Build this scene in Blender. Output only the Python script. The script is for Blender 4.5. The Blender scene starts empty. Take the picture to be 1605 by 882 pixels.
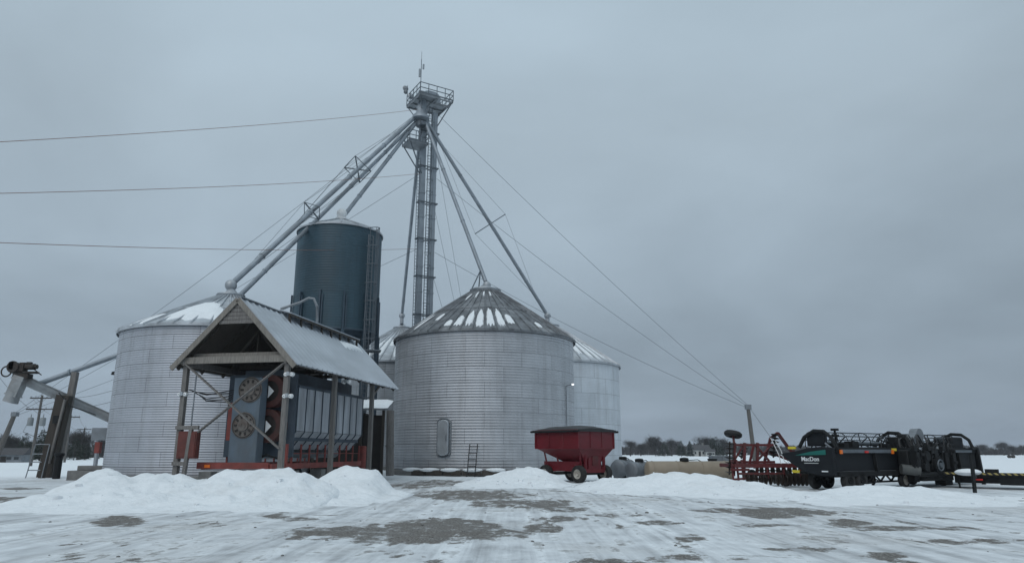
import bpy, math, random
import numpy as np
from math import sin, cos, pi, radians, sqrt, atan2
from mathutils import Vector, Matrix
random.seed(7); rng = np.random.default_rng(7)
S = bpy.context.scene; COL = S.collection
R = radians
# ------------------------------------------------------------------ camera, light, exposure
CAMZ = 1.6; PITCH = R(13.5); F = 1114.0; UC, VC = 802.5, 441.0
cd = bpy.data.cameras.new('camera'); cam = bpy.data.objects.new('camera', cd); COL.objects.link(cam)
cd.sensor_width = 36; cd.lens = 36 * F / 1605; cd.clip_start = 0.1; cd.clip_end = 12000
cam.location = (0, 0, CAMZ); cam.rotation_euler = (R(90) + PITCH, 0, 0); S.camera = cam
S.view_settings.view_transform = 'Standard'; S.view_settings.look = 'None'
S.view_settings.gamma = 1; S.view_settings.exposure = 0.12; S.view_settings.use_curve_mapping = False
SUN_EL, SUN_AZ = R(42), R(200)          # azimuth clockwise from +Y: behind the camera, a little left
W = bpy.data.worlds.new('World'); S.world = W; W.use_nodes = True
def build_world():
    nt = W.node_tree; N = nt.nodes; L = nt.links; N.clear()
    out = N.new('ShaderNodeOutputWorld'); bg = N.new('ShaderNodeBackground'); bg.inputs['Strength'].default_value = 0.1
    sky = N.new('ShaderNodeTexSky'); sky.sky_type = 'NISHITA'; sky.sun_disc = False
    sky.sun_elevation = SUN_EL; sky.sun_rotation = SUN_AZ; sky.air_density = 1.0; sky.dust_density = 3.0
    tc = N.new('ShaderNodeTexCoord'); sep = N.new('ShaderNodeSeparateXYZ'); L.new(tc.outputs['Generated'], sep.inputs[0])
    zz = N.new('ShaderNodeMath'); zz.operation = 'MAXIMUM'; zz.inputs[1].default_value = 0; L.new(sep.outputs['Z'], zz.inputs[0])
    ad = N.new('ShaderNodeMath'); ad.operation = 'ADD'; ad.inputs[1].default_value = 0.22; L.new(zz.outputs[0], ad.inputs[0])
    dv = N.new('ShaderNodeVectorMath'); dv.operation = 'DIVIDE'
    cb = N.new('ShaderNodeCombineXYZ')
    for i in range(3): L.new(ad.outputs[0], cb.inputs[i])
    L.new(tc.outputs['Generated'], dv.inputs[0]); L.new(cb.outputs[0], dv.inputs[1])
    nz = N.new('ShaderNodeTexNoise'); nz.inputs['Scale'].default_value = 0.75; nz.inputs['Detail'].default_value = 5; nz.inputs['Roughness'].default_value = 0.5
    nz.inputs['Distortion'].default_value = 0.3
    L.new(dv.outputs[0], nz.inputs['Vector'])
    # overcast cloud deck: brighter to the zenith, as an overcast sky is
    rp = N.new('ShaderNodeValToRGB'); L.new(zz.outputs[0], rp.inputs[0])
    e = rp.color_ramp.elements
    e[0].position = 0.0; e[0].color = (0.285, 0.35, 0.43, 1)
    e[1].position = 1.0; e[1].color = (0.78, 0.92, 1.0, 1)
    for p, c in ((0.06, (0.265, 0.33, 0.40, 1)), (0.20, (0.30, 0.372, 0.437, 1)), (0.42, (0.325, 0.40, 0.46, 1)), (0.6, (0.36, 0.45, 0.52, 1))):
        x = e.new(p); x.color = c
    nr = N.new('ShaderNodeMapRange'); nr.inputs[1].default_value = 0.3; nr.inputs[2].default_value = 0.7; nr.inputs[3].default_value = 0.77; nr.inputs[4].default_value = 1.21
    L.new(nz.outputs['Fac'], nr.inputs[0])
    # the deck is thinner (brighter) to the west, thicker to the east
    tx = N.new('ShaderNodeMapRange'); tx.inputs[1].default_value = -0.6; tx.inputs[2].default_value = 0.6; tx.inputs[3].default_value = 1.10; tx.inputs[4].default_value = 0.93
    L.new(sep.outputs['X'], tx.inputs[0])
    mu0 = N.new('ShaderNodeMath'); mu0.operation = 'MULTIPLY'; L.new(nr.outputs[0], mu0.inputs[0]); L.new(tx.outputs[0], mu0.inputs[1])
    mu = N.new('ShaderNodeVectorMath'); mu.operation = 'SCALE'; L.new(rp.outputs[0], mu.inputs[0]); L.new(mu0.outputs[0], mu.inputs['Scale'])
    m10 = N.new('ShaderNodeVectorMath'); m10.operation = 'SCALE'; m10.inputs['Scale'].default_value = 10.0; L.new(mu.outputs[0], m10.inputs[0])
    mx = N.new('ShaderNodeMix'); mx.data_type = 'RGBA'; mx.inputs['Factor'].default_value = 0.95
    L.new(sky.outputs[0], mx.inputs['A']); L.new(m10.outputs[0], mx.inputs['B'])
    L.new(mx.outputs['Result'], bg.inputs['Color']); L.new(bg.outputs[0], out.inputs[0])
build_world()
sl = bpy.data.lights.new('sun', 'SUN'); sl.energy = 0.8; sl.angle = R(45); sl.color = (1.0, 0.98, 0.96)
so = bpy.data.objects.new('sun', sl); COL.objects.link(so)
_sd = Vector((sin(SUN_AZ) * cos(SUN_EL), cos(SUN_AZ) * cos(SUN_EL), sin(SUN_EL)))
so.rotation_euler = _sd.to_track_quat('Z', 'Y').to_euler(); so.location = (0, 0, 60)

# ------------------------------------------------------------------ photo measurement: a pixel and a depth give a world point
CP, SP = cos(PITCH), sin(PITCH)
def ray(u, v):
    x = (u - UC) / F; y = (VC - v) / F
    return Vector((x, CP - y * SP, SP + y * CP))
def P(u, v, Y):
    d = ray(u, v); return Vector((d.x / d.y * Y, Y, CAMZ + d.z / d.y * Y))
def G(u, v, z=0.0):
    d = ray(u, v); t = (z - CAMZ) / d.z; return Vector((d.x * t, d.y * t, z))

# ------------------------------------------------------------------ materials
def _n(nt, t, **kw):
    n = nt.nodes.new(t)
    for k, v in kw.items():
        if k in n.inputs: n.inputs[k].default_value = v
        else: setattr(n, k, v)
    return n
def ramp(nt, src, stops):
    r = nt.nodes.new('ShaderNodeValToRGB'); nt.links.new(src, r.inputs[0]); e = r.color_ramp.elements
    e[0].position = stops[0][0]; e[0].color = (*stops[0][1], 1); e[1].position = stops[-1][0]; e[1].color = (*stops[-1][1], 1)
    for p, c in stops[1:-1]: x = e.new(p); x.color = (*c, 1)
    return r.outputs[0]
def mixc(nt, f, a, b, mode='MIX'):
    m = nt.nodes.new('ShaderNodeMix'); m.data_type = 'RGBA'; m.blend_type = mode
    for k, v in (('Factor', f), ('A', a), ('B', b)):
        if isinstance(v, (int, float)): m.inputs[k].default_value = v
        elif isinstance(v, tuple): m.inputs[k].default_value = (*v, 1)
        else: nt.links.new(v, m.inputs[k])
    return m.outputs['Result']
def new_mat(name):
    m = bpy.data.materials.new(name); m.use_nodes = True; return m, m.node_tree, m.node_tree.nodes['Principled BSDF']
def scaled_obj(nt, sc):
    tc = nt.nodes.new('ShaderNodeTexCoord'); mp = nt.nodes.new('ShaderNodeMapping'); mp.inputs['Scale'].default_value = sc
    nt.links.new(tc.outputs['Object'], mp.inputs[0]); return mp.outputs[0]
def mat(name, c, rough=0.6, metal=0.0, var=0.25, scale=3.0, stretch=(1, 1, 1), dirt=None, dirt_amt=0.45, bump=0.0, spec=0.5):
    m, nt, b = new_mat(name)
    v = scaled_obj(nt, stretch)
    n = _n(nt, 'ShaderNodeTexNoise', Scale=scale, Detail=6, Roughness=0.6); nt.links.new(v, n.inputs['Vector'])
    lo = tuple(x * (1 - var) for x in c); hi = tuple(min(1, x * (1 + var)) for x in c)
    col = ramp(nt, n.outputs['Fac'], [(0.3, lo), (0.7, hi)])
    if dirt:
        n2 = _n(nt, 'ShaderNodeTexNoise', Scale=scale * 0.37, Detail=8, Roughness=0.7); nt.links.new(v, n2.inputs['Vector'])
        r2 = ramp(nt, n2.outputs['Fac'], [(0.5, (0, 0, 0)), (0.68, (dirt_amt,) * 3)])
        col = mixc(nt, r2, col, dirt)
    nt.links.new(col, b.inputs['Base Color'])
    b.inputs['Roughness'].default_value = rough; b.inputs['Metallic'].default_value = metal; b.inputs['Specular IOR Level'].default_value = spec
    if bump:
        bp = _n(nt, 'ShaderNodeBump', Strength=bump, Distance=0.02); nt.links.new(n.outputs['Fac'], bp.inputs['Height']); nt.links.new(bp.outputs[0], b.inputs['Normal'])
    return m
def galv_wall(name, radius, bw, bh, c=(0.36, 0.38, 0.40), metal=0.45, rough=0.5, seam=0.6, var=0.06):
    """galvanised or painted bin wall: staggered sheets with lap seams, vertical run-off stains"""
    m, nt, b = new_mat(name); L = nt.links
    tc = nt.nodes.new('ShaderNodeTexCoord'); sp = nt.nodes.new('ShaderNodeSeparateXYZ'); L.new(tc.outputs['Object'], sp.inputs[0])
    ng = _n(nt, 'ShaderNodeMath', operation='MULTIPLY'); ng.inputs[1].default_value = -1; L.new(sp.outputs['Y'], ng.inputs[0])
    at = _n(nt, 'ShaderNodeMath', operation='ARCTAN2'); L.new(sp.outputs['X'], at.inputs[0]); L.new(ng.outputs[0], at.inputs[1])
    mr = _n(nt, 'ShaderNodeMath', operation='MULTIPLY'); mr.inputs[1].default_value = radius; L.new(at.outputs[0], mr.inputs[0])
    cb = nt.nodes.new('ShaderNodeCombineXYZ'); L.new(mr.outputs[0], cb.inputs[0]); L.new(sp.outputs['Z'], cb.inputs[1])
    br = _n(nt, 'ShaderNodeTexBrick'); L.new(cb.outputs[0], br.inputs['Vector'])
    br.inputs['Scale'].default_value = 1; br.inputs['Brick Width'].default_value = bw; br.inputs['Row Height'].default_value = bh
    br.inputs['Mortar Size'].default_value = 0.022; br.inputs['Mortar Smooth'].default_value = 0.3
    br.inputs['Color1'].default_value = (*[x * (1 - var) for x in c], 1); br.inputs['Color2'].default_value = (*[x * (1 + var) for x in c], 1)
    br.inputs['Mortar'].default_value = (*[x * seam for x in c], 1)
    mp = nt.nodes.new('ShaderNodeMapping'); mp.inputs['Scale'].default_value = (1.6, 0.12, 1); L.new(cb.outputs[0], mp.inputs[0])
    n = _n(nt, 'ShaderNodeTexNoise', Scale=1.0, Detail=7, Roughness=0.65); L.new(mp.outputs[0], n.inputs['Vector'])
    st = ramp(nt, n.outputs['Fac'], [(0.30, (0.80, 0.79, 0.78)), (0.52, (1, 1, 1)), (0.75, (1.0, 1.0, 1.0))])
    col = mixc(nt, 1.0, br.outputs['Color'], st, 'MULTIPLY')
    n2 = _n(nt, 'ShaderNodeTexNoise', Scale=0.55, Detail=5, Roughness=0.6); L.new(cb.outputs[0], n2.inputs['Vector'])
    bl = ramp(nt, n2.outputs['Fac'], [(0.35, (0.89, 0.89, 0.89)), (0.65, (1.06, 1.06, 1.06))])
    col = mixc(nt, 1.0, col, bl, 'MULTIPLY')
    # splashed dirt band along the bottom edge
    gz = _n(nt, 'ShaderNodeMapRange'); gz.inputs[1].default_value = 0.1; gz.inputs[2].default_value = 1.1; gz.inputs[3].default_value = 0.55; gz.inputs[4].default_value = 0.0
    L.new(sp.outputs['Z'], gz.inputs[0])
    gm = _n(nt, 'ShaderNodeMath', operation='MULTIPLY'); L.new(gz.outputs[0], gm.inputs[0]); L.new(n2.outputs['Fac'], gm.inputs[1])
    col = mixc(nt, gm.outputs[0], col, (0.10, 0.085, 0.07))
    L.new(col, b.inputs['Base Color']); b.inputs['Metallic'].default_value = metal
    rr = _n(nt, 'ShaderNodeMapRange'); rr.inputs[3].default_value = rough - 0.12; rr.inputs[4].default_value = rough + 0.15; L.new(n2.outputs['Fac'], rr.inputs[0]); L.new(rr.outputs[0], b.inputs['Roughness'])
    return m
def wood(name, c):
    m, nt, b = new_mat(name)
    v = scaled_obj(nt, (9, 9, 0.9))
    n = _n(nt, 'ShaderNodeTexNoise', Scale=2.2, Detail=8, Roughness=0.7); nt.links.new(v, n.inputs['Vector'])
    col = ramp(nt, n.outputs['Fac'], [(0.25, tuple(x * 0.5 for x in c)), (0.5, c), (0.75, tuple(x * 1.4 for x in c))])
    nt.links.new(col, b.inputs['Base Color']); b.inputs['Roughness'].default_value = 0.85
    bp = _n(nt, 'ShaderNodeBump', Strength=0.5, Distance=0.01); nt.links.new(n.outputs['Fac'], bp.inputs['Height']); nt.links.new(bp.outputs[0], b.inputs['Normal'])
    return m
def snow_mat(name, c=(0.76, 0.80, 0.84), dirt=0.15):
    m, nt, b = new_mat(name); L = nt.links
    v = scaled_obj(nt, (1, 1, 1))
    n = _n(nt, 'ShaderNodeTexNoise', Scale=2.5, Detail=9, Roughness=0.68); L.new(v, n.inputs['Vector'])
    n2 = _n(nt, 'ShaderNodeTexNoise', Scale=0.7, Detail=6, Roughness=0.6); L.new(v, n2.inputs['Vector'])
    col = ramp(nt, n.outputs['Fac'], [(0.3, tuple(x * 0.92 for x in c)), (0.65, c)])
    dm = ramp(nt, n2.outputs['Fac'], [(0.55, (0, 0, 0)), (0.75, (dirt,) * 3)])
    col = mixc(nt, dm, col, (0.30, 0.28, 0.25))
    n3 = _n(nt, 'ShaderNodeTexNoise', Scale=9.0, Detail=4, Roughness=0.7); L.new(v, n3.inputs['Vector'])
    sp_ = ramp(nt, n3.outputs['Fac'], [(0.69, (0, 0, 0)), (0.74, (0.5 if dirt > 0 else 0,) * 3)])
    col = mixc(nt, sp_, col, (0.22, 0.19, 0.16))
    L.new(col, b.inputs['Base Color']); b.inputs['Roughness'].default_value = 0.75; b.inputs['Specular IOR Level'].default_value = 0.2
    vo = _n(nt, 'ShaderNodeTexVoronoi', Scale=5.0); L.new(v, vo.inputs['Vector'])
    ah = _n(nt, 'ShaderNodeMath', operation='MULTIPLY_ADD'); L.new(vo.outputs['Distance'], ah.inputs[0]); ah.inputs[1].default_value = -0.35; L.new(n.outputs['Fac'], ah.inputs[2])
    bp = _n(nt, 'ShaderNodeBump', Strength=0.55, Distance=0.14); L.new(ah.outputs[0], bp.inputs['Height']); L.new(bp.outputs[0], b.inputs['Normal'])
    return m
M = {}
M['galv'] = mat('galvanised steel', (0.36, 0.39, 0.42), 0.5, 0.5, 0.2, 1.2, (1, 1, 0.5), (0.16, 0.16, 0.16), 0.4)
M['galv_dark'] = mat('weathered steel', (0.20, 0.22, 0.24), 0.55, 0.5, 0.25, 1.5)
M['spout'] = mat('spout steel', (0.25, 0.285, 0.32), 0.5, 0.4, 0.22, 0.8, (1, 1, 1), (0.18, 0.18, 0.18), 0.3)
M['roof_old'] = mat('weathered bin roof sheets', (0.13, 0.142, 0.155), 0.6, 0.25, 0.5, 1.3, (1, 1, 1), (0.5, 0.52, 0.54), 0.4)
M['roof_new'] = mat('bright bin roof sheets', (0.40, 0.43, 0.46), 0.5, 0.4, 0.3, 1.0, (1, 1, 1), (0.18, 0.18, 0.19), 0.5)
M['tower'] = mat('tower steel', (0.26, 0.295, 0.33), 0.5, 0.4, 0.15, 0.8)
M['rail'] = mat('rail steel', (0.12, 0.14, 0.16), 0.55, 0.4, 0.2)
M['wire'] = mat('wire rope', (0.10, 0.11, 0.12), 0.5, 0.5, 0.1)
M['cable_rust'] = mat('rusty wire rope', (0.23, 0.12, 0.085), 0.7, 0.2, 0.1)
M['tank_blue'] = galv_wall('slate blue tank paint', 3.2, 2.6, 1.9, (0.024, 0.060, 0.084), 0.0, 0.5, 0.8, 0.12)
M['blue_steel'] = mat('slate blue steel', (0.035, 0.06, 0.085), 0.5, 0.1, 0.2)
M['wood'] = wood('weathered timber', (0.16, 0.152, 0.145))
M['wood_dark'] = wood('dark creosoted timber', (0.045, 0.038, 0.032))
M['board'] = wood('grey board', (0.20, 0.185, 0.165))
M['shed_roof'] = mat('ribbed shed roof steel', (0.40, 0.435, 0.475), 0.45, 0.35, 0.16, 0.7, (1, 0.4, 1))
M['shed_shade'] = mat('shaded roof underside', (0.05, 0.055, 0.06), 0.8, 0.1, 0.3)  # roof underside's shade as a dark colour; no part uses it
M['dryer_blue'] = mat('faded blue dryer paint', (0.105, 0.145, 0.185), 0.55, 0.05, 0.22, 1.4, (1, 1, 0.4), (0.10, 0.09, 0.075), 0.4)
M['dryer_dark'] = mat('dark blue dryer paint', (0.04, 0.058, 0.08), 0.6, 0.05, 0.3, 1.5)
M['dryer_screen'] = mat('perforated dryer screen', (0.36, 0.385, 0.42), 0.5, 0.3, 0.25, 1.3, (2, 2, 0.35), (0.09, 0.085, 0.08), 0.5)
M['red_frame'] = mat('faded red frame paint', (0.20, 0.042, 0.034), 0.65, 0.0, 0.3, 2.0, (1, 1, 1), (0.08, 0.05, 0.04), 0.5)
M['dim_red'] = mat('dull red enamel', (0.11, 0.028, 0.022), 0.65, 0, 0.25, 2.0, (1, 1, 1), (0.05, 0.03, 0.025), 0.5)
M['housing_red'] = mat('dull red fan housing', (0.065, 0.02, 0.017), 0.7, 0, 0.3, 3.0, (1, 1, 1), (0.04, 0.03, 0.025), 0.6)
M['fan_rust'] = mat('dusty fan guard', (0.16, 0.145, 0.133), 0.8, 0.1, 0.3, 4.0, (1, 1, 1), (0.10, 0.06, 0.045), 0.6)
M['fan_dark'] = mat('fan mouth', (0.035, 0.03, 0.028), 0.8, 0.0, 0.3)
M['conv'] = mat('stained conveyor steel', (0.29, 0.305, 0.315), 0.6, 0.3, 0.25, 1.2, (1, 1, 1), (0.15, 0.10, 0.07), 0.55)
M['motor'] = mat('greasy motor', (0.022, 0.019, 0.017), 0.7, 0.0, 0.4, 4.0, (1, 1, 1), (0.06, 0.035, 0.025), 0.6)
M['white'] = mat('white paint', (0.72, 0.74, 0.75), 0.5, 0, 0.06)
M['concrete'] = mat('concrete', (0.17, 0.17, 0.165), 0.9, 0, 0.25, 2.0, (1, 1, 1), (0.09, 0.09, 0.085), 0.5, 0.4)
M['black'] = mat('black steel', (0.009, 0.010, 0.011), 0.6, 0.0, 0.3, spec=0.25)
M['black_panel'] = mat('black plastic shield', (0.011, 0.013, 0.016), 0.55, 0.0, 0.2, spec=0.2)
M['rubber'] = mat('tyre rubber', (0.018, 0.018, 0.018), 0.85, 0, 0.25)
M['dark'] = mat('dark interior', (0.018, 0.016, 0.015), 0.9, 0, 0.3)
M['wagon_red'] = mat('wagon red paint', (0.125, 0.006, 0.012), 0.45, 0.0, 0.18, 1.5, (1, 1, 1), (0.09, 0.012, 0.012), 0.35)
M['tarp'] = mat('black tarp', (0.022, 0.023, 0.025), 0.65, 0, 0.25, 2.0, (1, 1, 1), None, 0, 0.3)
M['disc_red'] = mat('harrow red paint', (0.095, 0.013, 0.014), 0.5, 0.0, 0.25, 3.0, (1, 1, 1), (0.06, 0.03, 0.025), 0.5)
M['disc_blade'] = mat('worn disc steel', (0.05, 0.038, 0.032), 0.5, 0.5, 0.3)
M['tan'] = mat('tan poly tank', (0.235, 0.195, 0.145), 0.6, 0, 0.15, 1.0, (1, 1, 1), (0.17, 0.14, 0.10), 0.5)
M['greytank'] = mat('faded grey tank', (0.16, 0.18, 0.20), 0.55, 0.2, 0.3, 1.3, (1, 1, 1), (0.10, 0.07, 0.055), 0.6)
M['teal'] = mat('teal stripe', (0.004, 0.12, 0.10), 0.45, 0, 0.05)
M['lens_amber'] = mat('amber lens', (0.75, 0.16, 0.01), 0.3, 0, 0.05)
M['lens_red'] = mat('red lens', (0.55, 0.02, 0.015), 0.3, 0, 0.05)
M['yellow'] = mat('yellow sticker', (0.55, 0.45, 0.03), 0.5, 0, 0.1)
M['bark'] = mat('bare bark', (0.040, 0.034, 0.030), 0.9, 0, 0.3)
M['twig'] = mat('bare twigs', (0.040, 0.036, 0.035), 0.9, 0, 0.3, 0.5)
M['needle'] = mat('evergreen needles', (0.022, 0.032, 0.022), 0.9, 0, 0.4, 0.8)
M['needle2'] = mat('blue evergreen needles', (0.028, 0.040, 0.034), 0.9, 0, 0.4, 0.8)
M['pole'] = wood('utility pole timber', (0.10, 0.095, 0.09))
M['transformer'] = mat('transformer grey', (0.20, 0.22, 0.23), 0.5, 0.1, 0.1)
M['snow'] = snow_mat('clean snow', (0.78, 0.82, 0.85), 0.0)
M['bank'] = snow_mat('plowed snow', (0.78, 0.82, 0.85), 0.22)
M['rim'] = mat('wheel rim paint', (0.36, 0.34, 0.30), 0.5, 0, 0.2, 4, (1, 1, 1), (0.15, 0.08, 0.05), 0.5)
M['siding'] = mat('house siding', (0.42, 0.43, 0.42), 0.7, 0, 0.1)
M['shingle'] = mat('dark shingle', (0.06, 0.06, 0.065), 0.85, 0, 0.2)
M['glass'] = mat('window glass', (0.02, 0.025, 0.03), 0.1, 0, 0.1)
M['belt'] = mat('hydraulic hose', (0.015, 0.015, 0.016), 0.5, 0, 0.1)
M['grey_cyl'] = mat('grey drum', (0.075, 0.08, 0.078), 0.55, 0.1, 0.2)
m_, nt_, b_ = new_mat('chevron tape')
wv = _n(nt_, 'ShaderNodeTexWave', Scale=2.6); wv.wave_type = 'BANDS'; wv.bands_direction = 'DIAGONAL'
nt_.links.new(scaled_obj(nt_, (1, 0, 1)), wv.inputs['Vector'])
nt_.links.new(ramp(nt_, wv.outputs['Fac'], [(0.49, (0.012, 0.012, 0.012)), (0.51, (0.32, 0.26, 0.09))]), b_.inputs['Base Color']); b_.inputs['Roughness'].default_value = 0.6
M['chevron'] = m_
m_, nt_, b_ = new_mat('lit lamp'); b_.inputs['Base Color'].default_value = (0.9, 0.9, 0.9, 1)
b_.inputs['Emission Color'].default_value = (0.95, 0.98, 1, 1); b_.inputs['Emission Strength'].default_value = 1.0; M['lamp'] = m_

# ------------------------------------------------------------------ mesh building
class MB:
    def __init__(s): s.v = []; s.f = []
    def add(s, vs, fs):
        o = len(s.v); s.v += [tuple(p) for p in vs]; s.f += [tuple(i + o for i in f) for f in fs]; return s
    def box(s, c, d, rot=None):
        c = Vector(c); hx, hy, hz = d[0] / 2, d[1] / 2, d[2] / 2
        vs = [Vector((x, y, z)) for z in (-hz, hz) for y in (-hy, hy) for x in (-hx, hx)]
        if rot is not None: vs = [rot @ p for p in vs]
        return s.add([c + p for p in vs], [(0, 2, 3, 1), (4, 5, 7, 6), (0, 1, 5, 4), (2, 6, 7, 3), (0, 4, 6, 2), (1, 3, 7, 5)])
    def frame(s, p0, p1, up=(0, 0, 1)):
        d = (Vector(p1) - Vector(p0)); l = d.length; d = d / l; up = Vector(up)
        if abs(d.dot(up)) > 0.98: up = Vector((0, 1, 0)) if abs(d.y) < 0.9 else Vector((1, 0, 0))
        x = d.cross(up).normalized(); y = x.cross(d).normalized(); return d, x, y, l
    def bar(s, p0, p1, w, h=None, up=(0, 0, 1)):
        h = w if h is None else h; p0 = Vector(p0); p1 = Vector(p1); d, x, y, l = s.frame(p0, p1, up)
        vs = []
        for p in (p0, p1):
            for a, b in ((-1, -1), (1, -1), (1, 1), (-1, 1)): vs.append(p + x * (a * w / 2) + y * (b * h / 2))
        return s.add(vs, [(3, 2, 1, 0), (4, 5, 6, 7), (0, 1, 5, 4), (1, 2, 6, 5), (2, 3, 7, 6), (3, 0, 4, 7)])
    def tube(s, p0, p1, r0, r1=None, n=10, cap=True):
        r1 = r0 if r1 is None else r1; p0 = Vector(p0); p1 = Vector(p1); d, x, y, l = s.frame(p0, p1)
        vs = [p + (x * cos(2 * pi * i / n) + y * sin(2 * pi * i / n)) * r for p, r in ((p0, r0), (p1, r1)) for i in range(n)]
        fs = [(i, (i + 1) % n, n + (i + 1) % n, n + i) for i in range(n)]
        if cap: fs += [tuple(range(n - 1, -1, -1)), tuple(range(n, 2 * n))]
        return s.add(vs, fs)
    def path(s, pts, r, n=8):
        pts = [Vector(p) for p in pts]; vs = []; fs = []
        for k, p in enumerate(pts):
            a = pts[max(0, k - 1)]; b = pts[min(len(pts) - 1, k + 1)]; d, x, y, l = s.frame(a, b)
            rr = r[k] if isinstance(r, (list, tuple)) else r
            vs += [p + (x * cos(2 * pi * i / n) + y * sin(2 * pi * i / n)) * rr for i in range(n)]
        for k in range(len(pts) - 1):
            for i in range(n): fs.append((k * n + i, k * n + (i + 1) % n, (k + 1) * n + (i + 1) % n, (k + 1) * n + i))
        fs += [tuple(range(n - 1, -1, -1)), tuple(range((len(pts) - 1) * n, len(pts) * n))]
        return s.add(vs, fs)
    def lathe(s, prof, c=(0, 0, 0), n=32, axis='Z'):
        vs = []; fs = []; c = Vector(c)
        for r, z in prof:
            for i in range(n):
                a = 2 * pi * i / n; p = (r * cos(a), r * sin(a), z)
                if axis == 'X': p = (z, p[0], p[1])
                elif axis == 'Y': p = (p[0], z, p[1])
                vs.append(c + Vector(p))
        for k in range(len(prof) - 1):
            for i in range(n):
                q = (k * n + i, k * n + (i + 1) % n, (k + 1) * n + (i + 1) % n, (k + 1) * n + i)
                fs.append(q if axis != 'Y' else q[::-1])
        return s.add(vs, fs)
    def disc(s, c, r, h, axis='Z', n=24):
        return s.lathe([(0.001, -h / 2), (r, -h / 2), (r, h / 2), (0.001, h / 2)], c, n, axis)
    def torus(s, c, R_, r, axis='X', n=28, m=8):
        return s.lathe([(R_ + r * cos(2 * pi * k / m), r * sin(2 * pi * k / m)) for k in range(m + 1)], c, n, axis)
    def prism(s, poly, t, fn):
        """poly: list of (a,b); fn(a,b,k) -> point, k = 0 or t"""
        n = len(poly); vs = [fn(a, b, 0) for a, b in poly] + [fn(a, b, t) for a, b in poly]
        fs = [tuple(range(n)), tuple(range(2 * n - 1, n - 1, -1))] + [(i, n + i, n + (i + 1) % n, (i + 1) % n) for i in range(n)]
        return s.add(vs, fs)
    def ball(s, c, r, n=16, m=8, sq=(1, 1, 1)):
        vs = []; fs = []; c = Vector(c)
        for k in range(m + 1):
            t = pi * k / m
            for i in range(n): a = 2 * pi * i / n; vs.append(c + Vector((r * sin(t) * cos(a) * sq[0], r * sin(t) * sin(a) * sq[1], r * cos(t) * sq[2])))
        for k in range(m):
            for i in range(n): fs.append((k * n + i, (k + 1) * n + i, (k + 1) * n + (i + 1) % n, k * n + (i + 1) % n))
        return s.add(vs, fs)
    def build(s, name, m, parent=None, loc=None, world=False, smooth=True, bevel=0):
        vs = np.array(s.v, dtype=float).reshape(-1, 3)
        top = parent
        while top is not None and top.parent is not None: top = top.parent
        if world and top is not None:
            inv = np.array(Matrix.LocRotScale(top.location, top.rotation_euler, None).inverted())
            vs = vs @ inv[:3, :3].T + inv[:3, 3]
        if loc is not None: vs = vs - np.array(loc)
        me = bpy.data.meshes.new(name); me.from_pydata(vs.tolist(), [], s.f)
        me.materials.append(M[m] if isinstance(m, str) else m)
        if smooth:
            me.polygons.foreach_set('use_smooth', [True] * len(me.polygons)); me.set_sharp_from_angle(angle=R(38))
        o = bpy.data.objects.new(name, me); COL.objects.link(o)
        if loc is not None: o.location = loc
        if parent is not None: o.parent = parent
        if bevel:
            b = o.modifiers.new('bevel', 'BEVEL'); b.width = bevel; b.segments = 2; b.limit_method = 'ANGLE'
        return o
def tag(o, label, cat, group=None):
    o['label'] = label; o['category'] = cat
    if group: o['group'] = group
    return o
def thing(name, label, cat, loc=(0, 0, 0), rz=0, group=None):
    o = bpy.data.objects.new(name, None); COL.objects.link(o); o.location = loc; o.rotation_euler = (0, 0, rz); o.empty_display_size = 0.3
    return tag(o, label, cat, group)
def dup(root, loc, rz=0, scale=1.0, label=None, group=None):
    r = root.copy(); COL.objects.link(r); r.location = loc; r.rotation_euler = (0, 0, rz)
    r.scale = (scale,) * 3 if isinstance(scale, (int, float)) else scale
    if label: r['label'] = label
    if group: r['group'] = group
    for ch in list(root.children):
        c = ch.copy(); COL.objects.link(c); c.parent = r
        for g in list(ch.children):
            d = g.copy(); COL.objects.link(d); d.parent = c
    return r
def struct(o, kind='structure'): o['kind'] = kind; return o

# ------------------------------------------------------------------ ground: one sheet, dense in the yard, out to the horizon
def vnoise(x, y, sc, seed):
    """smooth value noise on arrays"""
    r_ = np.random.default_rng(seed); T = r_.random((256, 256))
    X = x / sc; Y = y / sc; xi = np.floor(X).astype(int); yi = np.floor(Y).astype(int); fx = X - xi; fy = Y - yi
    fx = fx * fx * (3 - 2 * fx); fy = fy * fy * (3 - 2 * fy)
    g = lambda a, b: T[a % 256, b % 256]
    return (g(xi, yi) * (1 - fx) + g(xi + 1, yi) * fx) * (1 - fy) + (g(xi, yi + 1) * (1 - fx) + g(xi + 1, yi + 1) * fx) * fy
def fbm(x, y, sc, seed, o=4):
    t = 0; a = 1; n = 0
    for k in range(o): t = t + a * vnoise(x, y, sc, seed + k); n += a; a *= 0.5; sc *= 0.5
    return t / n - 0.5
def ground_h(x, y):
    near = np.clip((75 - np.hypot(x, y - 20)) / 30, 0, 1)
    a = (x * 0.95 + y * 0.32)                         # across the wheel tracks
    b = (-x * 0.32 + y * 0.95)
    h = 0.10 * fbm(x, y, 7, 11) + 0.07 * fbm(a, b * 0.14, 1.1, 21, 3) + 0.012 * fbm(x, y, 0.8, 31, 2)
    return h * near
def geo(a, b, n): return list(np.geomspace(a, b, n))
xs = np.array([-x for x in geo(32, 1600, 30)][::-1] + list(np.arange(-31.8, 31.9, 0.2)) + geo(32, 1600, 30))
ys = np.array([-1500, -400, -120, -40, -15, -5, 2] + list(np.arange(4, 10, 0.5)) + list(np.arange(10, 52, 0.16)) + geo(52.2, 1700, 60))
XX, YY = np.meshgrid(xs, ys); ZZ = ground_h(XX, YY)
nx, ny = len(xs), len(ys)
gv = np.stack([XX.ravel(), YY.ravel(), ZZ.ravel()], 1)
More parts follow.
